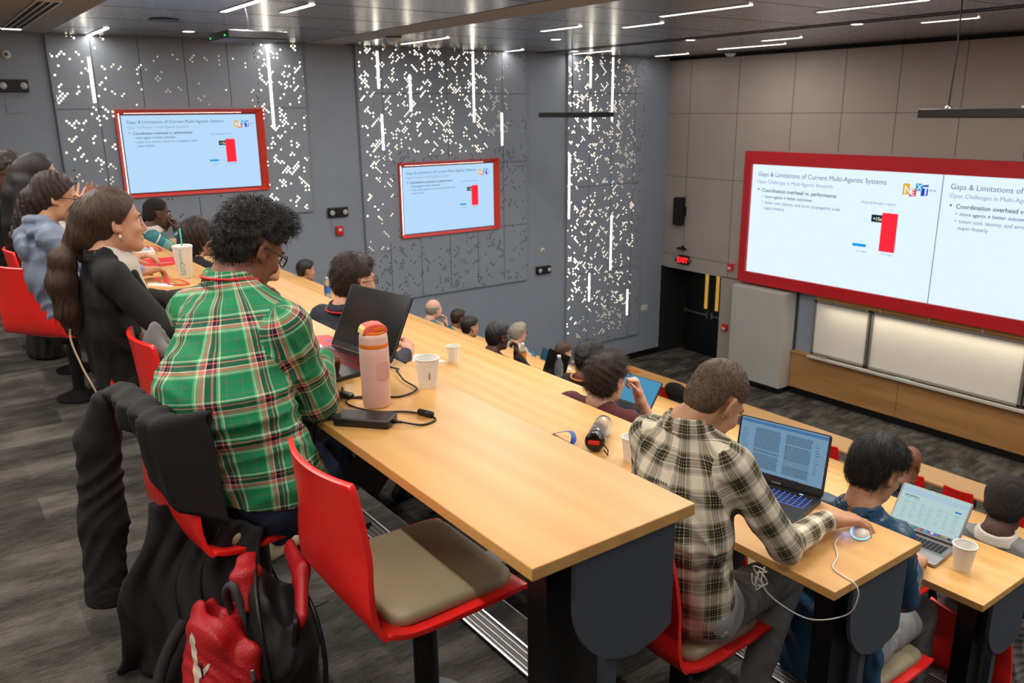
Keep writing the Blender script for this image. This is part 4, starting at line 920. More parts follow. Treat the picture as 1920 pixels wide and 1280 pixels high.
def webpage(lid, w, h, o):
    R_ = random.Random(9); L = []
    for c in range(7):
        x = (-.40+c*.125)*w
        for i in range(13):
            if R_.random() < .8: L.append((x, x+w*R_.uniform(.03, .085), o+h*(.64-i*.037), o+h*(.646-i*.037)))
    quads('table_text', L, EM('page_ink', (120,150,156), .8), lid); quads('page_heading', [(-.44*w, -.22*w, o+h*.765, o+h*.78), (-.44*w, -.33*w, o+h*.725, o+h*.733), (-.30*w, -.2*w, o+h*.725, o+h*.733)], EM('page_head', (50,70,84), .8), lid)
    quads('toolbar', [(-w/2, w/2, o+h*.90, o+h*.955), (-w/2, w/2, o+h*.84, o+h*.885)], EM('page_bar', (176,200,226), .9), lid); quads('button', [(.33*w, .42*w, o+h*.70, o+h*.735)], EM('page_button', (30,110,200), .9), lid)
    for i, c in enumerate([(60,150,230), (60,120,200), (200,90,40), (70,170,90), (220,70,60), (240,190,60), (90,180,80), (60,140,220), (230,120,40), (200,60,120), (80,200,200), (150,90,200), (240,240,240), (70,120,230), (210,60,50), (120,180,60), (200,160,60), (60,60,70), (200,90,60)]):
        quads('dock_icon', [((-.48+i*.05)*w, (-.437+i*.05)*w, o+h*.015, o+h*.06)], EM('dock%d' % i, c, .8), lid)
    quads('dock', [(-w/2, w/2, o, o+h*.075)], EM('dock_bar', (110,150,190), .6), lid, -.0037)
MAT['lapblk'] = M('laptop_black', (30,30,32), .38, .2); MAT['gunmetal'] = M('laptop_gunmetal', (70,68,66), .35, .5); MAT['silver'] = M('laptop_silver', (150,150,152), .32, .7)
MAT['scroff'] = M('screen_off', (20,20,21), .18); MAT['doc_e'] = EM('doc_screen', (142,182,214), .62); MAT['page_e'] = EM('page_screen', (206,236,236), .72); MAT['blue_e'] = EM('blue_screen', (92,170,214), .7)
def powerlead(r, lid, w, d, hgt):
    MB().tube([(w/2-.01, -.02, .008), (w/2+.05, -.005, .006), (w/2+.07, -.03, .006)], .0035, 6).build('power_plug', MAT['rubber'], r)
laptop('open black laptop with red-lit keys on the top desk behind the pink bottle', (-2.8385, 1.321), math.radians(10.4), .387, .25, .258, math.radians(27), 0, MAT['lapblk'], MAT['scroff'], EM('red_keylight', (255,30,30), .55), extra=powerlead)
def hasee(r, lid, w, d, hgt):
    v, f = text_mesh('HASEE', .0105, .02, 'CENTER'); MB().add([(x*1.25, -.0047, y+.0045) for x, y, z in v], [q[::-1] if False else q for q in f]).build('lettering', M('bezel_lettering', (196,198,200), .4), lid); BX('power_button', (w*.30, -.02, .0185), (.014, .004, .001), EM('power_led', (190,220,255), 1.5), r)
    MB().box((w/2-.004, -.09, .009), (.006, .12, .008)).build('port', MAT['dark'], r)
laptop('open dark laptop showing a two-column document, in front of the beige plaid shirt man', (-1.766, 2.521), math.radians(12.7), .36, .25, .238, math.radians(9), 1, MAT['gunmetal'], MAT['doc_e'], EM('blue_keylight', (110,140,255), .9), .028, doc, extra=hasee)
laptop('open silver laptop showing a web table, on the third desk beside the paper cup', (-1.641, 3.452), math.radians(4.8), .311, .22, .205, math.radians(38), 2, MAT['silver'], MAT['page_e'], None, .012, webpage)
laptop('open laptop with a blue screen in front of the man in the maroon shirt', (-3.66, 3.60), math.radians(5), .31, .22, .2, math.radians(36), 2, MAT['lapblk'], MAT['blue_e'], None, .012)
laptop('open laptop with a black switched-off screen on the fourth desk, by the water bottle', (-5.70, 4.58), math.radians(-4), .34, .23, .22, math.radians(20), 3, MAT['lapblk'], MAT['scroff'])
laptop('small laptop with a blue picture on its screen, right of the black switched-off one', (-5.30, 4.66), math.radians(8), .3, .2, .2, math.radians(14), 3, MAT['silver'], EM('sky_screen', (110,160,205), .7), None, .012, lambda lid, w, h, o: quads('picture', [(-.1*w, .08*w, o+.45*h, o+.62*h), (-.2*w, .05*w, o+.1*h, o+.22*h), (.1*w, .3*w, o+.1*h, o+.2*h)], EM('pic_white', (235,240,235), .8), lid))
laptop('open laptop with a teal screen far down the hall, by the balding man', (-8.55, 6.72), math.radians(-8), .32, .22, .22, math.radians(18), 5, MAT['lapblk'], EM('teal_screen', (52,96,112), .6))
laptop('open laptop with a light blue screen beside the grey-haired woman', (-8.68, 6.60), math.radians(-30), .30, .2, .2, math.radians(10), 5, MAT['lapblk'], EM('blue_screen_far', (90,150,190), .7))
o = MB().prism(rrect(.30, .21, .012), .014).build('laptop', MAT['silver'], bevel=.002); o.location = (-4.42, 1.10, TOP[0]+.001); o.rotation_euler = (0, 0, .15); o.data.materials[0] = MAT['lapblk']; tag(o, 'closed dark laptop lying on the top desk left of the plaid shirt man', 'laptop')
# ------------------------------------------------------------------ cups and bottles
def cup(label, x, y, k, s=1., m=None):
    r = empty('paper_cup', (x, y, TOP[k]+.0005), label, 'cup', 'white paper cups on the desks'); R0, R1, Hh = .029*s, .0405*s, .098*s
    MB().lathe([(1e-5, .006*s), (R0-.002, .006*s), (R0, 0), (R1, Hh), (R1-.0012, Hh), (R0-.0012, .008*s), (1e-5, .008*s)], 32).build('cup_wall', MAT['cup'], r, 'auto')
    MB().tube([(R1*math.cos(a), R1*math.sin(a), Hh) for a in np.linspace(0, 2*math.pi, 33)], .0023*s, 6, False).build('rim', MAT['cup'], r, True); return r
c1 = cup('white paper cup standing at the far edge of the top desk beside the black laptop', -2.378, 1.355, 0, 1.04); BX('print_mark', (.033, -.012, .055), (.004, .003, .04), MAT['fabgrey'], c1)
cup('white paper cup on the second desk near the clasped hands', -3.952, 2.428, 1, .98)
cup('white paper cup beside the shoulder of the man in the beige plaid shirt', -2.30, 2.27, 1, 1.06)
cup('white paper cup alone near the bare end of the third desk', -1.40, 3.335, 2, 1.16)
cup('white paper cup behind the arm of the man in the maroon shirt', -3.35, 3.44, 2, .75)
cup('white paper cup right of the small water bottle, far along the top desk', -7.25, 1.40, 0, 1.1); cup('white paper cup far along the top desk, left of the small water bottle', -7.5, 1.37, 0, 1.05)
r = empty('drink_cup', (-4.951, 1.235, TOP[0]+.0005), 'tall white cafe cup with a teal straw on the top desk', 'cup')
MB().lathe([(.037, 0), (.0395, .005), (.055, .176), (.055, .178)], 36).build('cup_wall', M('cafe_cup', (226,218,204), .5), r, 'auto'); MB().lathe([(.056, .174), (.0575, .178), (.0565, .186), (.050, .190), (.048, .186), (1e-5, .186)], 36).build('lid', MAT['white'], r, 'auto')
MB().tube([(.004, 0, .10), (-.004, 0, .285)], .0042, 10).build('straw', M('teal_straw', (40,188,186), .4), r, True)
mb = MB()
for s, z0, sz, bd in (('tropical', .062, .030, .0), ('CAFE', .158, .034, .03)):
    v, f = text_mesh(s, sz, bd)
    P_ = []
    for x, y, z in v:
        zz = .172-(x*.92)-(0 if s == 'tropical' else .078); rr = .0395+.0155*zz/.176+.0006; an = math.radians(-26)+(y-.011)/rr; P_.append((rr*math.cos(an), rr*math.sin(an), zz))
    mb.add(P_, f)
mb.build('lettering', MAT['teal'], r)
r = empty('insulated_bottle', (-2.312, 1.125, TOP[0]+.0005), 'pale pink insulated bottle with an orange and coral lid on the top desk', 'bottle', rz=math.radians(80))
MB().lathe([(.036, 0), (.0415, .002), (.0445, .008), (.0465, .07), (.0475, .16), (.047, .198), (.0462, .2)], 48).build('body', MAT['pink'], r, 'auto'); MB().lathe([(.0463, .2), (.0468, .202), (.0464, .211), (.0458, .213)], 48).build('orange_band', MAT['orange'], r, 'auto')
MB().lathe([(.0458, .213), (.0455, .232), (.043, .242), (.041, .244)], 48).build('neck', MAT['pink'], r, 'auto'); MB().lathe([(.041, .244), (.0415, .247), (.039, .253), (1e-5, .253)], 40).build('cap_base', MAT['orange'], r, 'auto')
mb = MB(); g = [(-.041, .247), (-.037, .262), (-.024, .2735), (.004, .2775), (.024, .274), (.036, .266), (.0405, .253), (.0405, .247)]
mb.prism(g, .058, Matrix.Translation((0, .029, 0)) @ Matrix.Rotation(math.pi/2, 4, 'X')); mb.build('flip_lid', MAT['coral'], r, bevel=.004); 
MB().prism([(-.0435, .246), (-.0395, .262), (-.03, .2725), (-.026, .246)], .05, Matrix.Translation((0, .025, 0)) @ Matrix.Rotation(math.pi/2, 4, 'X')).build('lid_button', MAT['cream'], r, bevel=.003); BX('latch', (.012, -.0305, .2605), (.03, .006, .012), MAT['orange'], r, bevel=.002)
MB().prism(rrect(.040, .062, .012), .0012, Matrix.Translation((.012, -.0467, .128)) @ Matrix.Rotation(math.pi/2, 4, 'X')).build('emblem', M('pink_emblem', (214,168,160), .3), r, bevel=.0005)
# clear shaker lying on the second desk
A = V3(-2.455, 2.20, 0); Bv = V3(-2.665, 2.47, 0); L = np.linalg.norm(Bv-A); yaw = math.atan2(Bv[1]-A[1], Bv[0]-A[0]); r = empty('shaker_bottle', (A[0], A[1], TOP[1]+.044), 'clear shaker bottle lying on its side on the second desk, black cap toward us', 'bottle', rz=yaw)
T = Matrix.Rotation(math.pi/2, 4, 'Y')
MB().lathe([(.040, .045), (.0425, .06), (.0425, .21), (.040, .235), (.030, .243), (1e-5, .243)], 32, T=T).build('body', MAT['clear'], r, 'auto'); MB().lathe([(1e-5, -.004), (.036, -.004), (.042, .003), (.0435, .012), (.0435, .045), (.041, .048)], 32, T=T).build('cap', MAT['dark'], r, 'auto')
BX('cap_latch', (-.009, 0, .004), (.012, .05, .018), MAT['redbright'], r, bevel=.004); MB().tube([(.012, -.04, -.01), (-.01, -.062, -.024), (-.035, -.066, -.036), (-.02, -.045, -.02)], .0035, 6).build('carry_loop', MAT['rubber'], r)
mb = MB(); R_ = random.Random(2)
for i in range(5):
    for (a0, x0, dx, da) in ((.15+i*.19, .165, .026, .12), (.1+i*.2, .135, .018, .1)):
        if R_.random() < .9: mb.add([(x0+u_*dx, .0432*math.cos(a0+w_*da+.55), .0432*math.sin(a0+w_*da+.55)) for u_, w_ in ((0, 0), (1, .1), (1, 1), (.3, .8), (.2, .5))], [range(5)])
mb.build('print', MAT['dark'], r)
def water(label, x, y, k, s=1., lab='label'):
    r = empty('water_bottle', (x, y, TOP[k]+.0005), label, 'bottle', 'plastic water bottles on the desks')
    MB().lathe([(.026*s, 0), (.031*s, .006*s), (.031*s, .12*s), (.028*s, .14*s), (.013*s, .175*s), (.0125*s, .186*s)], 22).build('body', MAT['water'], r, 'auto'); MB().lathe([(.014*s, .186*s), (.014*s, .202*s), (1e-5, .202*s)], 16).build('cap', MAT['white'], r, 'auto')
    MB().lathe([(.0316*s, .05*s), (.0318*s, .055*s), (.0318*s, .105*s), (.0316*s, .11*s)], 22).build('label', MAT[lab], r, 'auto')
water('small water bottle with a blue label between two paper cups, far along the top desk', -7.34, 1.44, 0, 1.05); water('water bottle with a blue label behind the chin of the blazer woman', -6.72, 1.27, 0, 1.15)
water('small water bottle on the third desk by the glasses man at the black laptop lid', -8.0, 3.40, 2, 1.1); water('clear water bottle right of the black switched-off laptop', -5.55, 4.53, 3, 1.25, 'water')
r = empty('juice_bottle', (-6.17, 4.58, TOP[3]), 'clear bottle with an orange label in front of the man touching his chin', 'bottle'); MB().lathe([(.032, 0), (.036, .01), (.036, .15), (.02, .19), (.016, .2)], 20).build('body', MAT['water'], r, 'auto'); MB().lathe([(.0365, .05), (.0367, .13)], 20).build('label', MAT['orange'], r, 'auto'); MB().lathe([(.018, .2), (.018, .22), (1e-5, .22)], 14).build('cap', MAT['white'], r, 'auto')
# ------------------------------------------------------------------ charger, cords, mouse
r = empty('power_adapter', (-2.186, 1.022, TOP[0]+.0005), 'black laptop power brick at the edge of the top desk', 'charger', rz=math.radians(42))
MB().box((0, 0, .0145), (.178, .082, .027), bev=.004).build('brick', MAT['lapblk'], r); MB().tube([(.089, .0, .012), (.118, .0, .012)], [.006, .004], 10).build('strain_relief', MAT['rubber'], r, True); MB().tube([(-.089, 0, .014), (-.125, .004, .013)], [.0125, .010], 10).build('mains_plug', MAT['rubber'], r, True)
def tdesk(P_, z): return [(x, y, z) for x, y in P_]
def smooth(P_, n=10):
    P_ = [V3(*p) for p in P_]; o = []
    for i in range(len(P_)-1):
        p0, p1, p2, p3 = P_[max(i-1, 0)], P_[i], P_[i+1], P_[min(i+2, len(P_)-1)]
        for t in np.linspace(0, 1, n, endpoint=False): o.append(.5*((2*p1)+(-p0+p2)*t+(2*p0-5*p1+4*p2-p3)*t*t+(-p0+3*p1-3*p2+p3)*t**3))
    return o+[P_[-1]]
z0 = TOP[0]+.0045
r = empty('charger_cord', (0, 0, 0), 'thin black charger cord looping from the brick past the pink bottle to the black laptop', 'cable'); 
MB().tube(smooth([(-2.098, 1.101, z0+.008), (-2.06, 1.15, z0), (-2.075, 1.205, z0), (-2.13, 1.20, z0), (-2.19, 1.165, z0), (-2.24, 1.10, z0), (-2.31, 1.06, z0), (-2.38, 1.05, z0), (-2.42, 1.085, z0), (-2.38, 1.16, z0), (-2.33, 1.22, z0), (-2.36, 1.30, z0+.002), (-2.47, 1.31, z0+.004), (-2.58, 1.34, z0+.008)]), .0032, 7).build('cord', MAT['rubber'], r, True)
MB().tube([(-2.15, 1.19, z0+.007), (-2.10, 1.207, z0+.007)], .0105, 12).build('ferrite', MAT['rubber'], r, True)
r = empty('mains_cord', (0, 0, 0), 'black mains cord hanging from the power brick down past the desk edge', 'cable'); MB().tube(smooth([(-2.278, .938, z0+.009), (-2.30, .912, z0-.004), (-2.31, .90, .65), (-2.33, .91, .45), (-2.40, .88, .42), (-2.50, .80, .40), (-2.47, .78, .2), (-2.40, .85, .06), (-2.42, .95, .03)]), .0042, 7).build('cord', MAT['rubber'], r, True)
r = empty('cable_adapter', (0, 0, 0), 'short black cable with a plug lying between the laptop and the pink bottle', 'cable'); MB().tube(smooth([(-2.52, 1.10, z0+.004), (-2.44, 1.07, z0+.002), (-2.40, 1.11, z0), (-2.36, 1.13, z0)]), .0045, 7).build('cord', MAT['rubber'], r, True); MB().box((-2.435, 1.075, z0+.008), (.05, .028, .016), rz=.4, bev=.004).build('plug', MAT['lapblk'], r); MB().box((-2.40, 1.135, z0+.006), (.035, .02, .012), rz=1.2, bev=.003).build('connector', MAT['lapblk'], r)
r = empty('computer_mouse', (-1.372, 2.462, TOP[1]), 'white mouse with a blue light ring under the hand of the beige plaid shirt man', 'mouse', rz=math.radians(25)); sd = SDF(); sd.ell((0, 0, .012), (.031, .056, .026), .01); v, f = sd.mesh(.004, post=lambda P, D: np.maximum(D, .001-P[:, 2])); mesh_obj('shell', v, f, MAT['white'], r)
MB().tube([(.0325*math.cos(a), .0575*math.sin(a), .0075) for a in np.linspace(0, 2*math.pi, 33)], .0017, 6, False).build('light_ring', EM('mouse_ring', (120,190,255), 2.2), r, True)
l = bpy.data.lights.new('glow', 'POINT'); l.energy = .06; l.color = (.2, .35, 1); l.shadow_soft_size = .02; lo = bpy.data.objects.new('ring_glow', l); COL.objects.link(lo); lo.location = (-.045, -.02, .012); lo.parent = r
z1 = TOP[1]+.004
r = empty('mouse_cord', (0, 0, 0), 'white mouse cord hanging over the end of the second desk into a tangle', 'cable')
MB().tube(smooth([(-1.40, 2.40, z1+.004), (-1.385, 2.33, z1), (-1.33, 2.26, z1), (-1.30, 2.19, z1), (-1.255, 2.17, z1), (-1.205, 2.165, z1-.006), (-1.195, 2.17, .20), (-1.22, 2.16, .13), (-1.30, 2.09, .10), (-1.40, 2.05, .13), (-1.455, 2.045, .17), (-1.46, 2.06, .22)]), .0024, 7).build('cord', MAT['white'], r, True)
R_ = random.Random(5); c0 = V3(-1.47, 2.04, .185); kn = [c0+V3(R_.uniform(-.02, .03), R_.uniform(-.02, .02), R_.uniform(-.035, .035)) for _ in range(22)]; MB().tube(smooth([(-1.46, 2.06, .22)]+kn, 5), .0022, 6).build('tangle', MAT['white'], r, True)
# ------------------------------------------------------------------ folders, papers, lanyards
def flat(name, pts, k, m, label, cat, h=.003, group=None, dz=.0005):
    c = np.mean(np.array(pts), 0); o = MB().prism([(x-c[0], y-c[1]) for x, y in pts], h).build(name, m); o.location = (c[0], c[1], TOP[k]+dz); return tag(o, label, cat, group)
rf = flat('red_folder', [(-5.766, 1.08), (-5.40, 1.08), (-5.44, 1.33), (-5.72, 1.39)], 0, MAT['redcard'], 'red folder with white lettering lying on the top desk left of the cafe cup', 'folder', .004)
v, f = text_mesh('___\n\u2014\u2014', .05, .02); mb = MB()
for i in range(4): mb.box((.06, .02+.02*i, .0046), (.05-.008*(i % 2), .005, .0008), rz=.25)
mb.build('printed_mark', M('folder_print', (240,190,190), .6), rf)
rf = flat('red_folder', [(-3.30, 1.19), (-3.22, 1.36), (-3.02, 1.36), (-2.98, 1.22)], 0, MAT['redcard'], 'red folder under a white paper behind the black laptop with red keys', 'folder'); BX('blue_mark', (.0, .04, .0036), (.03, .012, .001), MAT['label'], rf, rz=.3)
flat('paper_sheet', [(-3.22, 1.12), (-3.17, 1.28), (-2.96, 1.25), (-2.99, 1.10)], 0, MAT['paper'], 'white paper sheet partly under the black laptop with red keys', 'paper', .001, dz=.004)
flat('paper_sheet', [(-4.24, 2.22), (-4.20, 2.36), (-3.98, 2.40), (-4.02, 2.26)], 1, MAT['paper'], 'white paper under the clasped hands of the man with glasses', 'paper', .001)
o = flat('notebook', [(-6.23, 1.12), (-5.98, 1.10), (-5.92, 1.30), (-6.16, 1.33)], 0, MAT['paper'], 'stack of white notebooks on the top desk right of the blazer woman', 'notebook', .022); BX('cover', (0, 0, .0235), (.20, .16, .003), M('notebook_cover', (178,188,204), .5), o, rz=.1); BX('pen', (.02, -.02, .03), (.13, .008, .008), MAT['label'], o, rz=.6)
def lanyard(label, pts, k, m, w=.012):
    P_ = smooth([(x, y, TOP[k]+z) for x, y, z in pts], 7); mb = MB(); v = []; f = []
    for i, p in enumerate(P_):
        t = nrm(P_[min(i+1, len(P_)-1)]-P_[max(i-1, 0)]); s = nrm(np.cross(t, (0.2, .1, 1))); v += [p-s*w/2+V3(0, 0, .0008), p+s*w/2+V3(0, 0, .0008), p+s*w/2-V3(0, 0, .0008), p-s*w/2-V3(0, 0, .0008)]
        if i: b = 4*i; f += [[b-4+q, b-4+(q+1) % 4, b+(q+1) % 4, b+q] for q in range(4)]
    f += [[0, 1, 2, 3], [len(v)-1, len(v)-2, len(v)-3, len(v)-4]]; return tag(mb.add(v, f).build('lanyard', m, None), label, 'lanyard')
lanyard('red lanyard crumpled on the top desk in front of the cafe cup', [(-5.02, 1.02, .004), (-4.95, 1.08, .02), (-4.86, 1.05, .035), (-4.84, 1.09, .012), (-4.90, 1.12, .03), (-4.80, 1.10, .006), (-4.74, 1.14, .004), (-4.72, 1.19, .004), (-4.80, 1.16, .02), (-4.88, 1.10, .008)], 0, MAT['redcloth'], .014)
flat('name_badge', [(-4.92, 1.02), (-4.84, 1.00), (-4.72, 1.10), (-4.80, 1.13)], 0, MAT['paper'], 'white name badge under the red lanyard on the top desk', 'badge', .002)
lanyard('red lanyard lying beyond the notebooks on the top desk', [(-6.45, 1.26, .004), (-6.30, 1.24, .012), (-6.16, 1.36, .02), (-6.05, 1.36, .004), (-6.12, 1.30, .026), (-6.30, 1.34, .006), (-6.38, 1.30, .004)], 0, MAT['redcloth'], .016)
lanyard('blue ribbon bent into an arch on the second desk', [(-2.72, 2.185, .004), (-2.66, 2.195, .03), (-2.615, 2.20, .045), (-2.585, 2.195, .035), (-2.57, 2.18, .018), (-2.575, 2.165, .004)], 1, MAT['blueink'], .024)
flat('snack_wrapper', [(-3.47, 3.60), (-3.43, 3.585), (-3.385, 3.63), (-3.425, 3.65)], 2, MAT['orange'], 'small orange and white snack wrapper on the third desk', 'wrapper', .012)
flat('napkin', [(-3.62, 3.30), (-3.5, 3.28), (-3.46, 3.40), (-3.58, 3.42)], 2, MAT['paper'], 'white napkin on the third desk by the paper cup behind the maroon shirt man', 'napkin', .004)
flat('orange_card', [(-11.2, 10.75), (-10.85, 10.72), (-10.8, 10.85), (-11.1, 10.9)], 8, MAT['orange'], 'small orange card on the front row desk', 'card', .01)
flat('orange_card', [(-9.05, 5.50), (-8.7, 5.50), (-8.66, 5.62), (-9.0, 5.62)], 4, MAT['orange'], 'orange card lying in front of the balding man', 'card', .006)
# ------------------------------------------------------------------ clothing and hair materials
G0, G1, GW, GP, GN, GD = srgb(40,136,94), srgb(120,190,140), srgb(228,224,204), srgb(226,120,112), srgb(22,38,58), srgb(24,110,72)
PG = plaid_mat('green_plaid', .112, [(0, G0), (.16, G0), (.17, srgb(150,90,84)), (.18, G0), (.36, G1), (.40, GW), (.425, G1), (.46, GP), (.53, GW), (.555, GN), (.66, GP), (.69, GN), (.74, G1), (.775, GW), (.80, G0), (.9, srgb(160,80,76)), (.912, G0)])
B0, BK, BG, BR, BY = srgb(238,228,208), srgb(24,22,22), srgb(128,126,112), srgb(96,42,40), srgb(206,190,140)
PB = plaid_mat('beige_plaid', .098, [(0, B0), (.27, BR), (.29, B0), (.31, BG), (.44, B0), (.46, BK), (.53, BY), (.54, BK), (.62, BY), (.63, BK), (.71, B0), (.73, BG), (.84, B0), (.86, BR), (.88, B0)], .14)
def stripe_mat(name, stops, scale=3.4, axis='V'):
    n = NT(name); c = n.node('ShaderNodeTexCoord'); sp = n.node('ShaderNodeSeparateXYZ'); n.link(c.outputs['UV'], sp.inputs[0])
    fr = n.math('FRACT', n.math('MULTIPLY', sp.outputs[1], scale)); n.base(n.ramp(fr, stops, 'CONSTANT')); n.set(Roughness=.9); n.bump(n.noise(n.coords(), 90, 3), .3, .004); return n.mat
TE = stripe_mat('teal_stripe_knit', [(0, srgb(62,128,136)), (.40, srgb(226,220,206)), (.44, srgb(62,128,136)), (.62, srgb(116,170,170)), (.78, srgb(214,150,84)), (.82, srgb(62,128,136))])
SW = stripe_mat('grey_sweater_knit', [(0, srgb(126,126,126)), (.62, srgb(126,126,126)), (.7, srgb(26,28,28)), (.86, srgb(126,126,126))], 1.9)
def cloth(name, c, rough=.85, **k): return M(name, c, rough, noise=70, bump=.25, **k)
BLZ, NAVYB, JNS, GRYT, BLK, MAR, NAVY, BLU, WHT = cloth('black_blazer', (24,23,22)), M('blue_nylon', (36,74,104), .38, noise=14, bump=.5), cloth('denim', (36,52,78)), cloth('grey_trousers', (150,150,150)), cloth('black_cloth', (22,22,24)), cloth('maroon_tee', (88,36,38)), cloth('navy_cloth', (44,48,62)), M('light_blue_jacket', (126,138,160), .5, noise=7, bump=.4), cloth('white_blouse', (216,208,196))
OLDC, PALE = cloth('teal_check_shirt', (46,104,118)), cloth('pale_cardigan', (206,200,188))
SKD, SKM, SKL, SKO, SKP = skin_mat('skin_deep', (82,52,40)), skin_mat('skin_brown', (124,78,56)), skin_mat('skin_light', (212,156,126)), skin_mat('skin_olive', (196,146,112)), skin_mat('skin_pale', (218,170,146))
HB = hair_mat('hair_black', (26,22,20)); HDB = hair_mat('hair_dark_brown', (46,32,24)); HBR = hair_mat('hair_brown', (62,42,30)); HG = hair_mat('hair_grey', (150,142,130), .6); HBZ = hair_mat('hair_buzz', (92,70,52), .6); HAF = hair_mat('hair_afro', (28,22,19), .9)
FRM = MAT['dark']
# ------------------------------------------------------------------ near people
def band(p, i, name, m, t0=.03, r=.034, w=.022, ln=None):
    s_, Sh, E, W, hd = p['arms'][i]; d = nrm(W-E); c = W-d*t0-p['root']; mb = MB(); mb.tube([c-d*w/2, c+d*w/2], [r, r], 18); o = mb.build(name, m, p['o'], 'auto'); return o
p = person('man in a green plaid shirt and glasses, hand at his chin, at the top desk', (-2.48, .82, 1.27), (-2.34, .745), 0, by=.38, hy=.24, hp=.55, hr=.06, skin=SKM, shirt=PG, pants=JNS, hair=dict(mat=HB, kind='curly', vol=.004, h=.005, seed=11, strands=2600, slen=.034), h=.0052, g=1.30, sw=1.22, collar='shirt', necklen=.85, shd=.105, clipz=.085, glasses=FRM, wr=.0045, hem=.02, lean=.10, armr=1.18,
  hands=dict(R=dict(e=(-2.315, .925, .80), w=(-2.60, 1.07, .845), f=(-.62, .5, -.22), n=(.1, .25, 1), curl=(.35, .4, .45, .5)), L=dict(e=(-2.70, 1.03, .82), w=(-2.545, .905, 1.03), f=(.12, -.25, 1), n=(-.25, 1., .3), curl=(1.0, 1.1, 1.2, 1.2), thumb=.2)), feet=[(-3.0, 1.05, .09), (-2.86, .93, .09)], knees=[(-2.78, 1.04, .54), (-2.48, 1.12, .54)], shoes=M('sneaker_beige', (176,164,130), .7), seat=.475)
band(p, 1, 'watch', MAT['black'], .045, .036); band(p, 0, 'watch_strap', MAT['black'], .035, .034, .03)
N, u, r_, ft = p['N'], p['u'], p['r'], p['ft']; mb = MB(); mb.tube([tuple(N+u*(.026-.012*max(math.sin(a), 0))+.077*(1.13*math.cos(a)*r_+math.sin(a)*ft)-p['root']) for a in np.linspace(math.pi*.75, math.pi*2.25, 22)], .0045, 6).build('lanyard', MAT['redcloth'], p['o'], True)
p = person('man in a beige plaid shirt with cropped hair, using a mouse at the second desk', (-1.63, 1.975, .765), (-1.66, 1.92), FL[1], by=.10, hy=-.14, hp=.70, hr=.0, skin=SKO, shirt=PB, pants=GRYT, hair=dict(mat=HBZ, kind='buzz', vol=.0012, h=.005, seed=4, strands=1500, slen=.008), h=.0052, g=1.08, sw=.97, collar='shirt', noff=(-.03, 0, 0), shd=.075, necklen=.66, wr=.005, hem=.2, lean=.06, armr=1.02,
  hands=dict(R=dict(e=(-1.405, 2.075, .315), w=(-1.438, 2.365, .305), f=(.40, .9, -.10), n=(-.1, .1, 1), curl=(.34, .36, .42, .5), thumb=.25, spread=.10, sc=1.14), L=dict(w=(-1.86, 2.22, .29), f=(.15, 1, -.1))), feet=[(-1.85, 2.25, FL[1]+.09), (-1.55, 2.15, FL[1]+.09)], seat=.475)
mb = MB(); N, u, r_, ft = p['N'], p['u'], p['r'], p['ft']; c = N-u*.135-ft*.152-p['root']
for i in range(8): mb.tube([tuple(c+r_*(-.035+i*.009)+u*.004), tuple(c+r_*(-.033+i*.009)-u*.004)], .0014, 5)
mb.build('embroidery', MAT['dark'], p['o'])
p = person('woman in a black blazer with a low brown ponytail, seated at the top desk', (-3.63, .66, 1.245), (-3.78, .66), 0, by=-.02, hy=-.06, hp=.02, skin=SKL, shirt=BLZ, pants=BLK, lapel=True, collar='shirt', g=.98, sw=.95, h=.006, wr=.006, hem=.16, seat=.46,
  hair=dict(mat=HBR, kind='pony', vol=.006, h=.006, seed=3, strands=500, slen=.07, tail=[([(-3.635, .575, 1.27), (-3.64, .53, 1.19), (-3.645, .50, 1.165)], [.078, .060, .03]), ([(-3.645, .495, 1.165), (-3.645, .455, 1.11), (-3.645, .44, 1.02), (-3.64, .445, .90), (-3.63, .47, .82)], [.03, .048, .056, .046, .012])]),
  hands=dict(R=dict(w=(-3.50, .98, .80), f=(-.5, .9, 0)), L=dict(w=(-3.95, 1.0, .82), f=(.3, .9, .2))))
MB().lathe([(.024, -.02), (.029, 0), (.024, .02)], 14, tuple(V3(-3.645, .495, 1.165)-p['root'])).build('hair_tie', MAT['fabricblk'], p['o'], True)
e = MB(); c = p['H']+p['R']@V3(.083, .002, -.05)-p['root']; e.lathe([(1e-5, -.012), (.006, -.004), (.005, .004), (1e-5, .008)], 10, tuple(c)); e.build('earring', M('pearl', (230,220,205), .2), p['o'], True)
sd = SDF(); N, u, r_, ft = p['N'], p['u'], p['r'], p['ft']
for s_ in (-1, 1): sd.cone(N+r_*s_*.062-ft*.01+u*.012, N+r_*s_*.075+ft*.085-u*.09, .016, .02, .02); sd.cone(N+r_*s_*.075+ft*.088-u*.09, N+r_*s_*.035+ft*.155-u*.30, .02, .022, .02)
v, f = sd.mesh(.006); mesh_obj('lapel', v-p['root'], f, BLZ, p['o'])
sd = SDF(); sd.cone(N+u*.012+ft*.012, N-u*.05+ft*.03, .064, .075, .03, r_, 1.1); sd.cone(N-u*.06+ft*.055, N-u*.33+ft*.062, .072, .10, .05, r_, 1.2); v, f = sd.mesh(.007, disp=wrinkle(.002, 8)); mesh_obj('blouse', v-p['root'], f, WHT, p['o'])
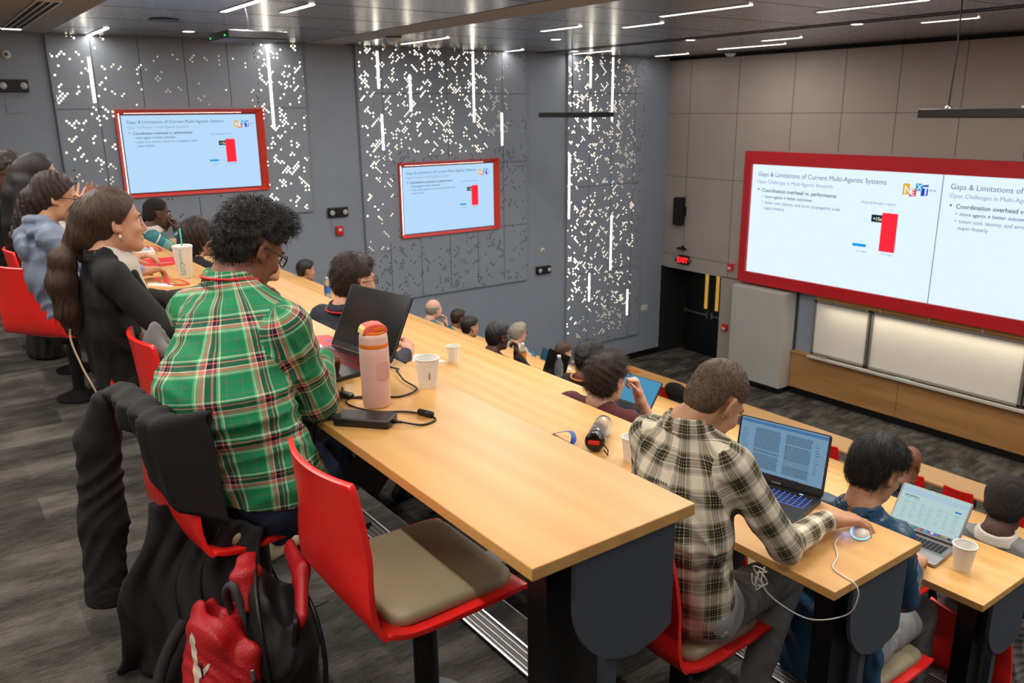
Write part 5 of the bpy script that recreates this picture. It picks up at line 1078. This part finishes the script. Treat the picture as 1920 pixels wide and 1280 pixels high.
p = person('woman in a light blue hooded jacket with glasses and dark curly hair', (-5.17, .66, 1.225), (-5.28, .64), 0, by=-.04, hy=-.1, hp=.22, skin=SKO, shirt=BLU, pants=BLK, g=1.12, sw=1.05, h=.007, hood=True, glasses=FRM, wr=.005, hem=.2, seat=.46, armr=1.15,
  hair=dict(mat=HDB, kind='bun', vol=.010, h=.007, seed=6, strands=500, slen=.05, tail=[([(-5.17, .55, 1.22), (-5.19, .50, 1.12), (-5.20, .46, 1.02), (-5.21, .45, .95)], [.07, .055, .045, .02])]), hands=dict(R=dict(w=(-4.98, 1.02, .80), f=(-.4, .9, 0)), L=dict(w=(-5.4, 1.05, .82), f=(.4, .9, .1))))
p = person('woman with long straight dark hair raising a spread hand, behind the light blue jacket', (-6.04, .70, 1.30), (-6.1, .66), 0, by=-.05, hy=.08, hp=.05, skin=SKL, shirt=PALE, pants=BLK, g=.95, sw=.95, h=.008, glasses=FRM, seat=.47,
  hair=dict(mat=HB, kind='long', vol=.006, h=.008, seed=8, tail=[([(-6.04, .62, 1.31), (-6.05, .555, 1.18), (-6.06, .52, 1.0), (-6.07, .50, .82)], [.088, .08, .07, .05]), ([(-5.98, .60, 1.25), (-5.97, .57, 1.1), (-5.98, .54, .95)], [.06, .05, .03])]),
  hands=dict(R=dict(e=(-5.82, .82, .86), w=(-5.87, .86, 1.07), f=(-.22, .28, 1), n=(1, -.45, .1), curl=(.18, .12, .25, .4), spread=.30, thumb=-.1), L=dict(w=(-6.2, 1.0, 1.06), f=(.1, .2, 1), n=(-1, .2, .1), curl=(.3, .3, .4, .5), spread=.2)))
person('person with glasses and tied-back hair, hand at the mouth, at the far left edge', (-7.47, .67, 1.275), (-7.55, .62), 0, by=-.1, hy=-.12, hp=.1, skin=SKL, shirt=cloth('grey_green_top', (120,130,124)), pants=BLK, g=1, h=.010, glasses=FRM, hair=dict(mat=HDB, kind='bun', vol=.002, seed=2), hands=dict(R=dict(w=(-7.44, .80, 1.13), f=(-.05, .15, 1), n=(.6, .8, 0), curl=(1., 1.1, 1.2, 1.2)), L=dict(w=(-7.6, 1.0, .82))))
person('dark-clad person with glasses, cut by the left edge of the picture', (-6.69, .52, 1.275), (-6.85, .56), 0, by=-.1, hy=-.1, hp=.15, skin=SKD, shirt=BLK, pants=BLK, g=1.05, h=.010, glasses=FRM, hair=dict(mat=HB, kind='short', vol=.0, seed=12), hands=dict(R=dict(w=(-6.78, .70, 1.07), f=(-.1, .2, 1), n=(.6, .8, 0), curl=(.7, .8, .9, 1.)), L=dict(w=(-7.0, .95, .84))))
# ------------------------------------------------------------------ second and third rows
def small(label, head, k, by=0, hy=0, hp=.08, dx=0, **kw):
    kw.setdefault('pants', BLK); y = FAR[k]-DEP-.22; py = min(head[1]-.02, y+.16); h = kw.pop('h', .011)
    return person(label, head, (head[0]+dx, py), FL[k], by, hy, hp, h=h, **kw)
p = small('man in a teal striped sweater with a white collar, chin on his fist', (-7.48, 1.70, .845), 1, by=-.15, hy=-.08, hp=.06, skin=SKD, shirt=TE, hair=dict(mat=HAF, kind='buzz', vol=.002, seed=5), g=1.15, sw=1.05, h=.009, hands=dict(R=dict(e=(-7.30, 1.92, .42), w=(-7.46, 1.83, .69), f=(-.1, .0, 1), n=(.35, 1, 0), curl=(1.2, 1.3, 1.3, 1.3)), L=dict(w=(-7.75, 2.1, .33))))
N, u, r_, ft = p['N'], p['u'], p['r'], p['ft']; sd = SDF()
for a in np.linspace(0, 2*math.pi, 37)[:-1]: sd.cone(N+u*.02+.068*(1.15*math.cos(a)*r_+math.sin(a)*ft), N-u*.015+.085*(1.15*math.cos(a)*r_+math.sin(a)*ft), .012, .012, .02)
v, f = sd.mesh(.008); mesh_obj('collar', v-p['root'], f, WHT, p['o'])
small('bearded person mostly hidden behind the fist of the man in the teal sweater', (-7.9, 1.78, .76), 1, skin=SKO, shirt=BLK, hair=dict(mat=HB, kind='short', vol=.004, seed=15), beard=HB)
small('person with curly brown hair in black, behind the cafe cup with the teal straw', (-6.05, 1.64, .80), 1, by=.2, hy=.25, skin=SKL, shirt=BLK, hair=dict(mat=HDB, kind='bun', vol=.028, seed=21, strands=900, slen=.05, tail=[([(-6.05, 1.58, .78), (-6.05, 1.55, .66)], [.10, .07])]), h=.010)
small('person almost hidden behind the face of the plaid shirt man', (-5.02, 1.73, .77), 1, skin=SKL, shirt=NAVY, hair=dict(mat=HB, kind='short', vol=.004, seed=31))
p = small('man with glasses and short brown hair, hands clasped on the second desk', (-3.66, 1.70, .865), 1, by=.28, hy=.12, hp=.06, skin=SKL, shirt=NAVY, hair=dict(mat=HDB, kind='short', vol=.010, seed=9, strands=1200, slen=.03), glasses=FRM, collar='shirt', h=.0065, g=1.12, sw=1.08, wr=.005, hands=dict(R=dict(e=(-3.86, 1.98, .335), w=(-4.02, 2.17, .33), f=(-.62, .42, .42), n=(.75, .45, .5), curl=(.85, .9, .95, 1.0), thumb=.5), L=dict(e=(-4.28, 1.98, .335), w=(-4.20, 2.16, .33), f=(.5, .55, .42), n=(-.65, .2, .7), curl=(.95, 1., 1.05, 1.1), thumb=.5)))
N, u, r_, ft = p['N'], p['u'], p['r'], p['ft']; MB().tube([tuple(N+u*.012+.083*(1.2*math.cos(a)*r_+math.sin(a)*ft)-p['root']) for a in np.linspace(math.pi*.8, math.pi*2.2, 18)], .0045, 6).build('lanyard', MAT['redcloth'], p['o'], True)
p = small('man in a maroon T-shirt with wavy brown hair, fist against his cheek', (-3.03, 2.80, .30), 2, by=.12, hy=.18, hp=.12, skin=SKP, shirt=MAR, sleeve='short', hair=dict(mat=HDB, kind='curly', vol=.020, seed=14, strands=1700, slen=.045), h=.0075, g=1.2, sw=1.25, shd=.045, necklen=.85, hands=dict(R=dict(e=(-2.955, 3.10, -.05), w=(-2.985, 2.985, .19), f=(-.12, -.2, 1), n=(.4, .9, .1), curl=(1.2, 1.25, 1.3, 1.35)), L=dict(w=(-3.3, 3.3, -.15))))
p = small('man with black hair in a shiny blue jacket, leaning over the silver laptop', (-1.525, 2.80, .335), 2, by=.05, hy=-.22, hp=.45, skin=SKO, shirt=NAVYB, pants=GRYT, hair=dict(mat=HB, kind='short', vol=.012, seed=17, strands=2000, slen=.045), h=.006, g=1.05, sw=.9, wr=.006, hem=.18, armr=1.08, collar='shirt', necklen=1.25, dx=-.07, hands=dict(R=dict(e=(-1.40, 2.87, -.17), w=(-1.495, 3.11, -.158), f=(-.25, .95, -.08), n=(.1, .1, 1), curl=(.3, .35, .5, .6)), L=dict(w=(-1.86, 3.1, -.15), f=(.3, .95, 0))))
# ------------------------------------------------------------------ fourth to sixth rows
p = small('man with a bowed head in a grey sweater with a black stripe, fourth row', (-1.475, 3.86, -.115), 3, by=.05, hy=.33, hp=.48, skin=SKD, shirt=SW, pants=M('grey_sweatpants', (124,126,130), .8, noise=60, bump=.2), hair=dict(mat=HAF, kind='afro', vol=.012, seed=19, h=.006), glasses=FRM, h=.007, g=1.15, sw=1.08, shoes=MAT['white'], hands=dict(R=dict(e=(-1.12, 4.02, -.45), w=(-1.29, 3.98, -.22), f=(-.5, .1, .5), n=(.2, .2, 1), curl=(.9, 1., 1.1, 1.2)), L=dict(w=(-1.75, 4.3, -.68))))
N, u, r_, ft = p['N'], p['u'], p['r'], p['ft']; sd = SDF()
for a in np.linspace(0, 2*math.pi, 41)[:-1]: sd.cone(N+u*.026+.064*(1.15*math.cos(a)*r_+math.sin(a)*ft), N-u*.012+.080*(1.2*math.cos(a)*r_+math.sin(a)*ft), .006, .007, .012)
v, f = sd.mesh(.007); mesh_obj('collar', v-p['root'], f, WHT, p['o'])
p = small('young man with black hair in profile, under the two-spot light and fire alarm', (-9.35, 3.72, -.165), 3, hy=-.05, skin=SKO, shirt=NAVY, hair=dict(mat=HB, kind='short', vol=.008, seed=22), h=.012)
small('man in glasses touching his chin, dark hair thinning on top, at the fourth desk', (-5.72, 3.98, -.245), 3, by=.05, hy=.02, hp=.05, skin=SKD, shirt=BLK, glasses=FRM, hair=dict(mat=HB, kind='short', vol=.008, seed=23), h=.009, hands=dict(R=dict(e=(-5.5, 4.2, -.62), w=(-5.60, 4.09, -.40), f=(-.1, .1, 1), n=(.4, .9, 0), curl=(1., 1.1, 1.2, 1.2)), L=dict(w=(-6.0, 4.4, -.65))))
p = small('man with thick black hair and an orange lanyard, behind the maroon shirt man', (-4.55, 4.02, -.185), 3, by=.1, hy=.12, hp=.1, skin=SKM, shirt=BLK, hair=dict(mat=HB, kind='curly', vol=.018, seed=24, strands=700, slen=.04), h=.009)
N, u, r_, ft = p['N'], p['u'], p['r'], p['ft']; MB().tube([tuple(N+u*.014+.086*(1.2*math.cos(a)*r_+math.sin(a)*ft)-p['root']) for a in np.linspace(math.pi*.8, math.pi*2.2, 18)], .007, 6).build('lanyard', MAT['orange'], p['o'], True)
small('balding older man in a teal checked shirt, hand over his mouth, far down the hall', (-8.62, 5.04, -.70), 4, hy=-.02, hp=.05, skin=SKP, shirt=OLDC, hair=dict(mat=HG, kind='bald', vol=.006, seed=25), h=.012, hands=dict(R=dict(e=(-8.42, 5.3, -1.12), w=(-8.52, 5.15, -.90), f=(-.1, .0, 1), n=(.4, .9, 0), curl=(.6, .6, .7, .8)), L=dict(w=(-8.9, 5.4, -1.15))))
small('man with black hair, only his head in view, in front of the teal laptop screen', (-7.93, 5.12, -.80), 4, hy=-.05, skin=SKO, shirt=BLK, hair=dict(mat=HB, kind='short', vol=.006, seed=26), h=.012)
small('man with a shaved head and navy top, beyond the silver laptop', (-2.62, 5.20, -.68), 4, by=.05, hy=.10, hp=.30, skin=SKM, shirt=M('navy_jacket', (30,38,52), .7, noise=50, bump=.2), collar='shirt', hair=dict(mat=HBZ, kind='none'), h=.009, g=1.1)
small('dark-haired person hidden behind the teal laptop screen', (-9.75, 6.10, -1.20), 5, skin=SKM, shirt=BLK, hair=dict(mat=HDB, kind='short', vol=.01, seed=27), h=.013)
small('grey-haired woman in glasses and a white top, farthest figure by the left wall', (-8.42, 6.19, -1.155), 5, hy=-.05, hp=-.02, skin=SKP, shirt=WHT, glasses=M('brown_frame', (110,50,40), .4), hair=dict(mat=HG, kind='curly', vol=.016, seed=28), h=.012)
small('man with reddish brown hair, chin on hand, in front of the tall backlit panel', (-7.45, 6.15, -1.19), 5, hy=-.05, hp=.1, skin=SKP, shirt=WHT, hair=dict(mat=HBR, kind='short', vol=.008, seed=29), h=.012, hands=dict(R=dict(e=(-7.25, 6.4, -1.62), w=(-7.34, 6.28, -1.40), f=(-.1, .0, 1), n=(.4, .9, 0), curl=(1., 1., 1., 1.)), L=dict(w=(-7.7, 6.5, -1.65))))
# ------------------------------------------------------------------ more chairs
chair(-1.70, 1.93, 1, 'red chair under the man in the beige plaid shirt'); chair(-3.72, 1.74, 1, 'red chair under the man with clasped hands', .2)
chair(-1.57, 2.86, 2, 'red chair under the man in the shiny blue jacket'); chair(-2.25, 2.98, 2, 'empty red chair in the third row, seen through the gap under the second desk'); chair(-3.03, 2.86, 2, 'red chair under the man in the maroon T-shirt')
chair(-1.48, 3.92, 3, 'red chair under the man in the grey sweater'); chair(-2.14, 4.05, 3, 'empty red chair in the fourth row, seen under the third desk')
for (x, k, y, lab) in ((-7.48, 1, 1.72, 'man in the teal sweater'), (-7.9, 1, 1.78, 'bearded person'), (-6.05, 1, 1.64, 'person with curly hair behind the cafe cup'), (-5.02, 1, 1.73, 'person behind the plaid shirt man'), (-9.35, 3, 3.76, 'young man in profile'), (-5.72, 3, 4.0, 'man touching his chin'), (-4.55, 3, 4.02, 'man with thick black hair'), (-8.62, 4, 5.1, 'balding older man'), (-7.93, 4, 5.15, 'man in front of the teal laptop'), (-2.62, 4, 5.2, 'man with the shaved head and navy top'), (-9.75, 5, 6.2, 'person behind the teal laptop'), (-8.42, 5, 6.2, 'grey-haired woman'), (-7.45, 5, 6.2, 'man with reddish brown hair')): chair(x, y, k, 'red chair, mostly hidden, under the '+lab)
for i, x in enumerate(np.arange(-3.25, -9.8, -.64)): chair(float(x), 10.60, 8, 'red chair of the front row, %s from the right' % ['first', 'second', 'third', 'fourth', 'fifth', 'sixth', 'seventh', 'eighth', 'ninth', 'tenth', 'eleventh'][i])
# ------------------------------------------------------------------ bags and coats
def blob(name, sd, h, m, label, cat, amp=.006, seed=1, base=None, floor=None):
    v, f = sd.mesh(h, disp=wrinkle(amp*.8, seed, 1.5, (1, 1, .5), -1), post=(lambda P, D: np.maximum(D, floor-P[:, 2])) if floor is not None else None); c = V3(*base); r = mesh_obj(name, v-c, f, m, None, loc=tuple(c)); return tag(r, label, cat)
lt = V3(.8, .6, 0)
cr = V3(.59, .81, 0); JB = (-2.435, .715, 0); Ct = lambda x, y, z: V3(JB[0]+x*math.cos(.1)-y*math.sin(.1), JB[1]+x*math.sin(.1)+y*math.cos(.1), z)
def sheet(fn, nu, nv, th):
    """cloth sheet with thickness: fn(u, v) -> point"""
    P = np.array([[fn(i/(nu-1), j/(nv-1)) for i in range(nu)] for j in range(nv)]); gu = np.gradient(P, axis=1); gv = np.gradient(P, axis=0); n = np.cross(gu, gv); n /= np.linalg.norm(n, axis=2)[..., None]+1e-9
    P = P+n*wrinkle(.0055, 17, 1.5, (1, 1, .6), -1)(P.reshape(-1, 3)).reshape(P.shape[:2]+(1,))
    A = (P+n*th/2).reshape(-1, 3); B = (P-n*th/2).reshape(-1, 3); m = len(A); f = []
    for j in range(nv-1):
        for i in range(nu-1): q = j*nu+i; f += [[q, q+1, q+nu+1, q+nu], [m+q+nu, m+q+nu+1, m+q+1, m+q]]
    E = [i for i in range(nu)]+[j*nu+nu-1 for j in range(1, nv)]+[(nv-1)*nu+i for i in range(nu-2, -1, -1)]+[j*nu for j in range(nv-2, 0, -1)]
    for i in range(len(E)): q, w_ = E[i], E[(i+1) % len(E)]; f.append([w_, q, m+q, m+w_])
    return np.concatenate([A, B]), f
def drape(u, v): # over the top edge of the chair back, long on its right side
    x = -.195+.455*u; L = .03+.33*u**1.7; s_ = -.09+(L+.09)*v; fold = .012*math.sin(u*17+2*v)*min(1, max(0, s_)*9)+.006*math.sin(u*41+5*v)
    wrap = max(0, x-.205); z = .872-.02*(u-.5)**2
    if s_ < -.03: y = -.245-.0*u; z += s_+.03
    elif s_ < .03: a_ = (s_+.03)/.06*math.pi; y = -.285+.04*math.cos(a_); z += .012*math.sin(a_)
    else: y = -.325+(s_-.03)*.16; z -= (s_-.03)
    return Ct(x-wrap*.55, y-fold+wrap*2.4-.008*max(0, u-.6), z)
v1, f1 = sheet(drape, 40, 30, .014)
def body(u, v):
    a0 = Ct(.02, -.30, .57)*(1-u)+Ct(.27, -.06, .50)*u; b0 = V3(-2.50, .29, .012)*(1-u)+V3(-2.14, .55, .012)*u; p = a0*(1-v)+b0*v
    out = V3(.81, -.59, 0); k = .25+.75*v; return p+out*(.024*math.sin(u*11+1.5*v+1)*k+.009*math.sin(u*29-4*v+2*math.sin(v*5))+.05*math.sin(v*2.6)-.02)+cr*.02*math.sin(v*9+u*4)
v2, f2 = sheet(body, 48, 40, .02)
j = mesh_obj('black_jacket', np.concatenate([v1, v2])-V3(-2.4, .36, 0), f1+[[i+len(v1) for i in q] for q in f2], MAT['fabricblk'], None, loc=(-2.4, .36, 0)); tag(j, 'black jacket draped over the chair of the green plaid shirt man', 'jacket')
sd = SDF(); sd.chain([V3(-2.60, .375, .84), V3(-2.66, .35, .70), V3(-2.70, .335, .42), V3(-2.695, .31, .16)], [.03, .052, .058, .052], .03, cr, 1.25); v, f = sd.mesh(.0065, disp=wrinkle(.004, 9, 1.6, (1, 1, 1.3), -1)); mesh_obj('sleeve', v-V3(-2.4, .36, 0), f, MAT['fabricblk'], j)
sd = SDF(); sd.cone(V3(-2.695, .312, .185), V3(-2.695, .306, .12), .052, .050, .01, cr, 1.3); v, f = sd.mesh(.006, post=lambda P, D: np.maximum(D, .135-P[:, 2])); mesh_obj('cuff', v-V3(-2.4, .36, 0), f, MAT['fabricblk'], j)
mb = MB()
for u_ in (.42, .60): mb.tube([body(u_, t_)+V3(.81, -.59, 0)*.012 for t_ in np.linspace(.05, .98, 26)], .0045, 6)
o = mb.build('zipper', MAT['lapblk'], j, True); o.location = (2.4, -.36, 0)
sd = SDF(); sd.chain([V3(-3.36, .72, .80), V3(-3.22, .66, .84), V3(-3.12, .70, .78)], [.022, .028, .022], .03, V3(0, .2, 1), 2.); sd.chain([V3(-3.34, .72, .78), V3(-3.36, .76, .62), V3(-3.34, .80, .52)], [.028, .03, .03], .03, V3(.8, .5, 0), 2.5); blob('grey_sweater', sd, .009, MAT['fabgrey'], 'grey garment over the red chair between the blazer woman and plaid shirt man', 'garment', .007, 3, (-3.28, .75, .5))
sd = SDF(); sd.cone((-6.55, .62, .05), (-6.50, .62, .26), .11, .08, .04, (1, .3, 0), 1.6); blob('black_tote_bag', sd, .012, MAT['fabricblk'], 'black bag on the carpet under the chair of the light blue jacket woman', 'bag', .008, 7, (-6.5, .62, 0), .003)
sd = SDF(); sd.chain([V3(-1.70, 2.60, -.12), V3(-1.50, 2.57, -.115), V3(-1.36, 2.60, -.14)], [.03, .035, .04], .03); sd.chain([V3(-1.43, 2.585, -.18), V3(-1.42, 2.56, -.45), V3(-1.42, 2.54, -.80)], [.06, .065, .06], .04, (1, .1, 0), 2.); sd.chain([V3(-1.62, 2.57, -.2), V3(-1.62, 2.55, -.6)], [.05, .05], .04, (1, 0, 0), 1.8)
blob('blue_coat', sd, .010, NAVYB, 'shiny blue coat hanging over the third row chair behind the grey end panel', 'coat', .008, 11, (-1.5, 2.58, FL[2]))
sd = SDF(); sd.ell((-9.35, 10.26, -3.08), (.26, .10, .16), .04); sd.ell((-9.30, 10.26, -3.3), (.2, .08, .2), .06); blob('black_coat', sd, .015, MAT['fabricblk'], 'black coat bundled over a red chair in the front row', 'coat', .012, 13, (-9.35, 10.05, -3.4))
tag(MB().tube(smooth([(-4.12, .56, .84), (-4.15, .50, .7), (-4.10, .52, .55), (-4.02, .56, .40), (-4.05, .55, .25), (-3.95, .58, .18)]), .0045, 6).build('white_cord', M('cream_cord', (190,176,150), .6), None, True), 'thin pale cord hanging beside the chair of the blazer woman', 'cable')
# red and black backpack on the floor
r = empty('backpack', (-2.03, .56, 0), 'open red and black backpack with a pale leaping cat emblem on the floor', 'backpack', rz=math.radians(76))
sd = SDF(); sd.chain([V3(.085, 0, .09), V3(.085, 0, .25), V3(.075, 0, .38)], [.095, .095, .07], .04, V3(0, 1, 0), 1.55); sd.ell((.10, -.01, .43), (.045, .12, .13), .02, None, True)
v, f = sd.mesh(.006, disp=wrinkle(.003, 21, 1.3, sign=-1), post=lambda P, D: np.maximum(D, .004-P[:, 2])); mesh_obj('main_compartment', v, f, M('backpack_black', (20,19,20), .7, noise=160, bump=.25), r)
RN = M('red_ripstop', (176,20,28), .5, noise=150, bump=.45)
sd = SDF(); sd.chain([V3(-.075, -.01, .06), V3(-.08, -.01, .20), V3(-.078, -.015, .335)], [.085, .09, .075], .04, V3(0, 1, 0), 1.5); sd.ell((-.06, .02, .40), (.040, .085, .10), .02, None, True); sd.cone((-.02, -.135, .02), (-.0, -.12, .30), .02, .025, .05)
v, f = sd.mesh(.006, disp=wrinkle(.004, 22, 1.4, sign=-1), post=lambda P, D: np.maximum(D, .004-P[:, 2])); POCK = (v, f); mesh_obj('front_pocket', v, f, RN, r)
sd = SDF(); sd.chain([V3(.0, -.02, .37), V3(.012, .03, .445), V3(.02, .075, .47)], [.013, .018, .015], .02, V3(1, .2, 0), 2.1); v, f = sd.mesh(.005); mesh_obj('carry_flap', v, f, RN, r)
sd = SDF(); sd.chain([V3(.135, -.11, .36), V3(.155, 0, .425), V3(.14, .12, .45)], [.016, .02, .016], .02, V3(.3, 0, 1), 1.8); v, f = sd.mesh(.006); mesh_obj('back_flap', v, f, RN, r)
mb = MB(); mb.tube(smooth([(.03, -.15, .03), (.035, -.155, .2), (.03, -.13, .35), (.03, -.05, .43), (.045, .08, .47)]), .006, 7); mb.tube(smooth([(.16, -.13, .02), (.185, -.125, .2), (.175, -.09, .34), (.15, .0, .40), (.13, .1, .43)]), .007, 7); mb.tube(smooth([(-.005, -.10, .33), (.0, -.145, .22), (.0, -.155, .1), (.0, -.15, .01)]), .0085, 7).tube(smooth([(-.125, -.11, .30), (-.115, -.15, .16), (-.105, -.15, .02)]), .004, 6); mb.build('zipper', MAT['rubber'], r, True)
mb = MB(); mb.box((-.004, -.152, .255), (.012, .006, .035), bev=.002); mb.box((.185, -.13, .045), (.014, .008, .03), bev=.002); mb.build('zip_pull', MAT['steel'], r)
mb = MB(); mb.tube(smooth([(-.03, .06, .30), (-.045, .03, .40), (-.025, -.01, .44), (-.01, -.03, .36), (-.015, -.05, .25)]), .011, 8).build('top_handle', M('webbing_grey', (60,60,62), .7), r, True)
mb = MB(); mb.tube(smooth([(-.16, .10, .30), (-.22, .06, .22), (-.25, .0, .12), (-.2, -.08, .04), (-.13, -.14, .03)]), .016, 8); mb.build('shoulder_strap', MAT['fabricblk'], r, True)
cat = [(.0,1.0),(.045,.965),(.06,.91),(.05,.86),(.075,.80),(.065,.72),(.08,.66),(.07,.60),(.115,.56),(.16,.60),(.205,.66),(.235,.65),(.20,.58),(.15,.50),(.095,.46),(.08,.36),(.065,.24),(.055,.12),(.07,.03),(.05,.0),(.03,.04),(.03,.16),(.03,.30),(.02,.42),(.0,.50),(.01,.60),(-.01,.68),(-.02,.78),(-.05,.80),(-.065,.845),(-.03,.86),(-.035,.91),(-.02,.94)]
import bmesh
from mathutils.bvhtree import BVHTree
bm = bmesh.new(); bm.faces.new([bm.verts.new((x, y, 0)) for x, y in cat]); bmesh.ops.triangulate(bm, faces=bm.faces[:]); bmesh.ops.subdivide_edges(bm, edges=bm.edges[:], cuts=3, use_grid_fill=True)
tree = BVHTree.FromPolygons([tuple(p) for p in POCK[0]], [list(q) for q in POCK[1]]); dr = Vector((.25, .968, 0)); us = Vector((.968, -.25, 0)); v = []
for p in bm.verts:
    o0 = Vector((-.118, -.035, .175))+us*(p.co.x-.06)*.22+Vector((0, 0, p.co.y*.19)); hit = tree.ray_cast(o0-dr*.4, dr); c = hit[0] if hit[0] is not None else tree.find_nearest(o0)[0]; v.append(tuple(c-dr*.0022))
mesh_obj('cat_emblem', v, [[w_.index for w_ in q.verts] for q in bm.faces] if not bm.verts.index_update() else [], M('emblem_beige', (206,190,170), .5), r); bm.free()
t = MB().prism(rrect(.22, .27, .015), .012, Matrix.Rotation(math.pi/2, 4, 'X')).build('tablet', MAT['lapblk'], bevel=.002); t.location = (-1.975, .66, .245); t.rotation_euler = (math.radians(8), 0, math.radians(76+80)); tag(t, 'black tablet standing in the open backpack', 'tablet')
s = BX('sticky_note', (0, 0, 0), (.06, .002, .10), M('yellow_paper', (226,196,70), .7)); s.location = (-1.965, .585, .30); s.rotation_euler = (0, .25, math.radians(60)); tag(s, 'yellow note sticking out of the open backpack', 'note')
# ------------------------------------------------------------------ camera and light
cam = bpy.data.cameras.new('camera'); co = bpy.data.objects.new('camera', cam); COL.objects.link(co); S.camera = co
cam.sensor_width = 36; cam.lens = 1548.3/1920*36; cam.clip_start = .05
Rr = np.array([[.58761, .80908, -.00997], [-.21260, .16627, .96289], [-.78071, .56368, -.26971]])
m = Matrix(((Rr[0][0], Rr[1][0], -Rr[2][0], 0), (Rr[0][1], Rr[1][1], -Rr[2][1], 0), (Rr[0][2], Rr[1][2], -Rr[2][2], 1.66), (0, 0, 0, 1))); co.matrix_world = m
cam.dof.use_dof = True; cam.dof.focus_distance = 2.9; cam.dof.aperture_fstop = 5.6
W = bpy.data.worlds.new('world'); S.world = W; W.use_nodes = True; W.node_tree.nodes['Background'].inputs[0].default_value = (.5, .5, .52, 1); W.node_tree.nodes['Background'].inputs[1].default_value = .02
S.view_settings.view_transform = 'Standard'; S.view_settings.look = 'None'; S.view_settings.exposure = 0.0; S.view_settings.gamma = 1.0
c = S.cycles; c.max_bounces = 6; c.diffuse_bounces = 3; c.glossy_bounces = 3; c.transmission_bounces = 5; c.transparent_max_bounces = 6; c.caustics_reflective = False; c.caustics_refractive = False
c.use_denoising = True; c.sample_clamp_indirect = 6; c.use_adaptive_sampling = True; c.adaptive_threshold = .015
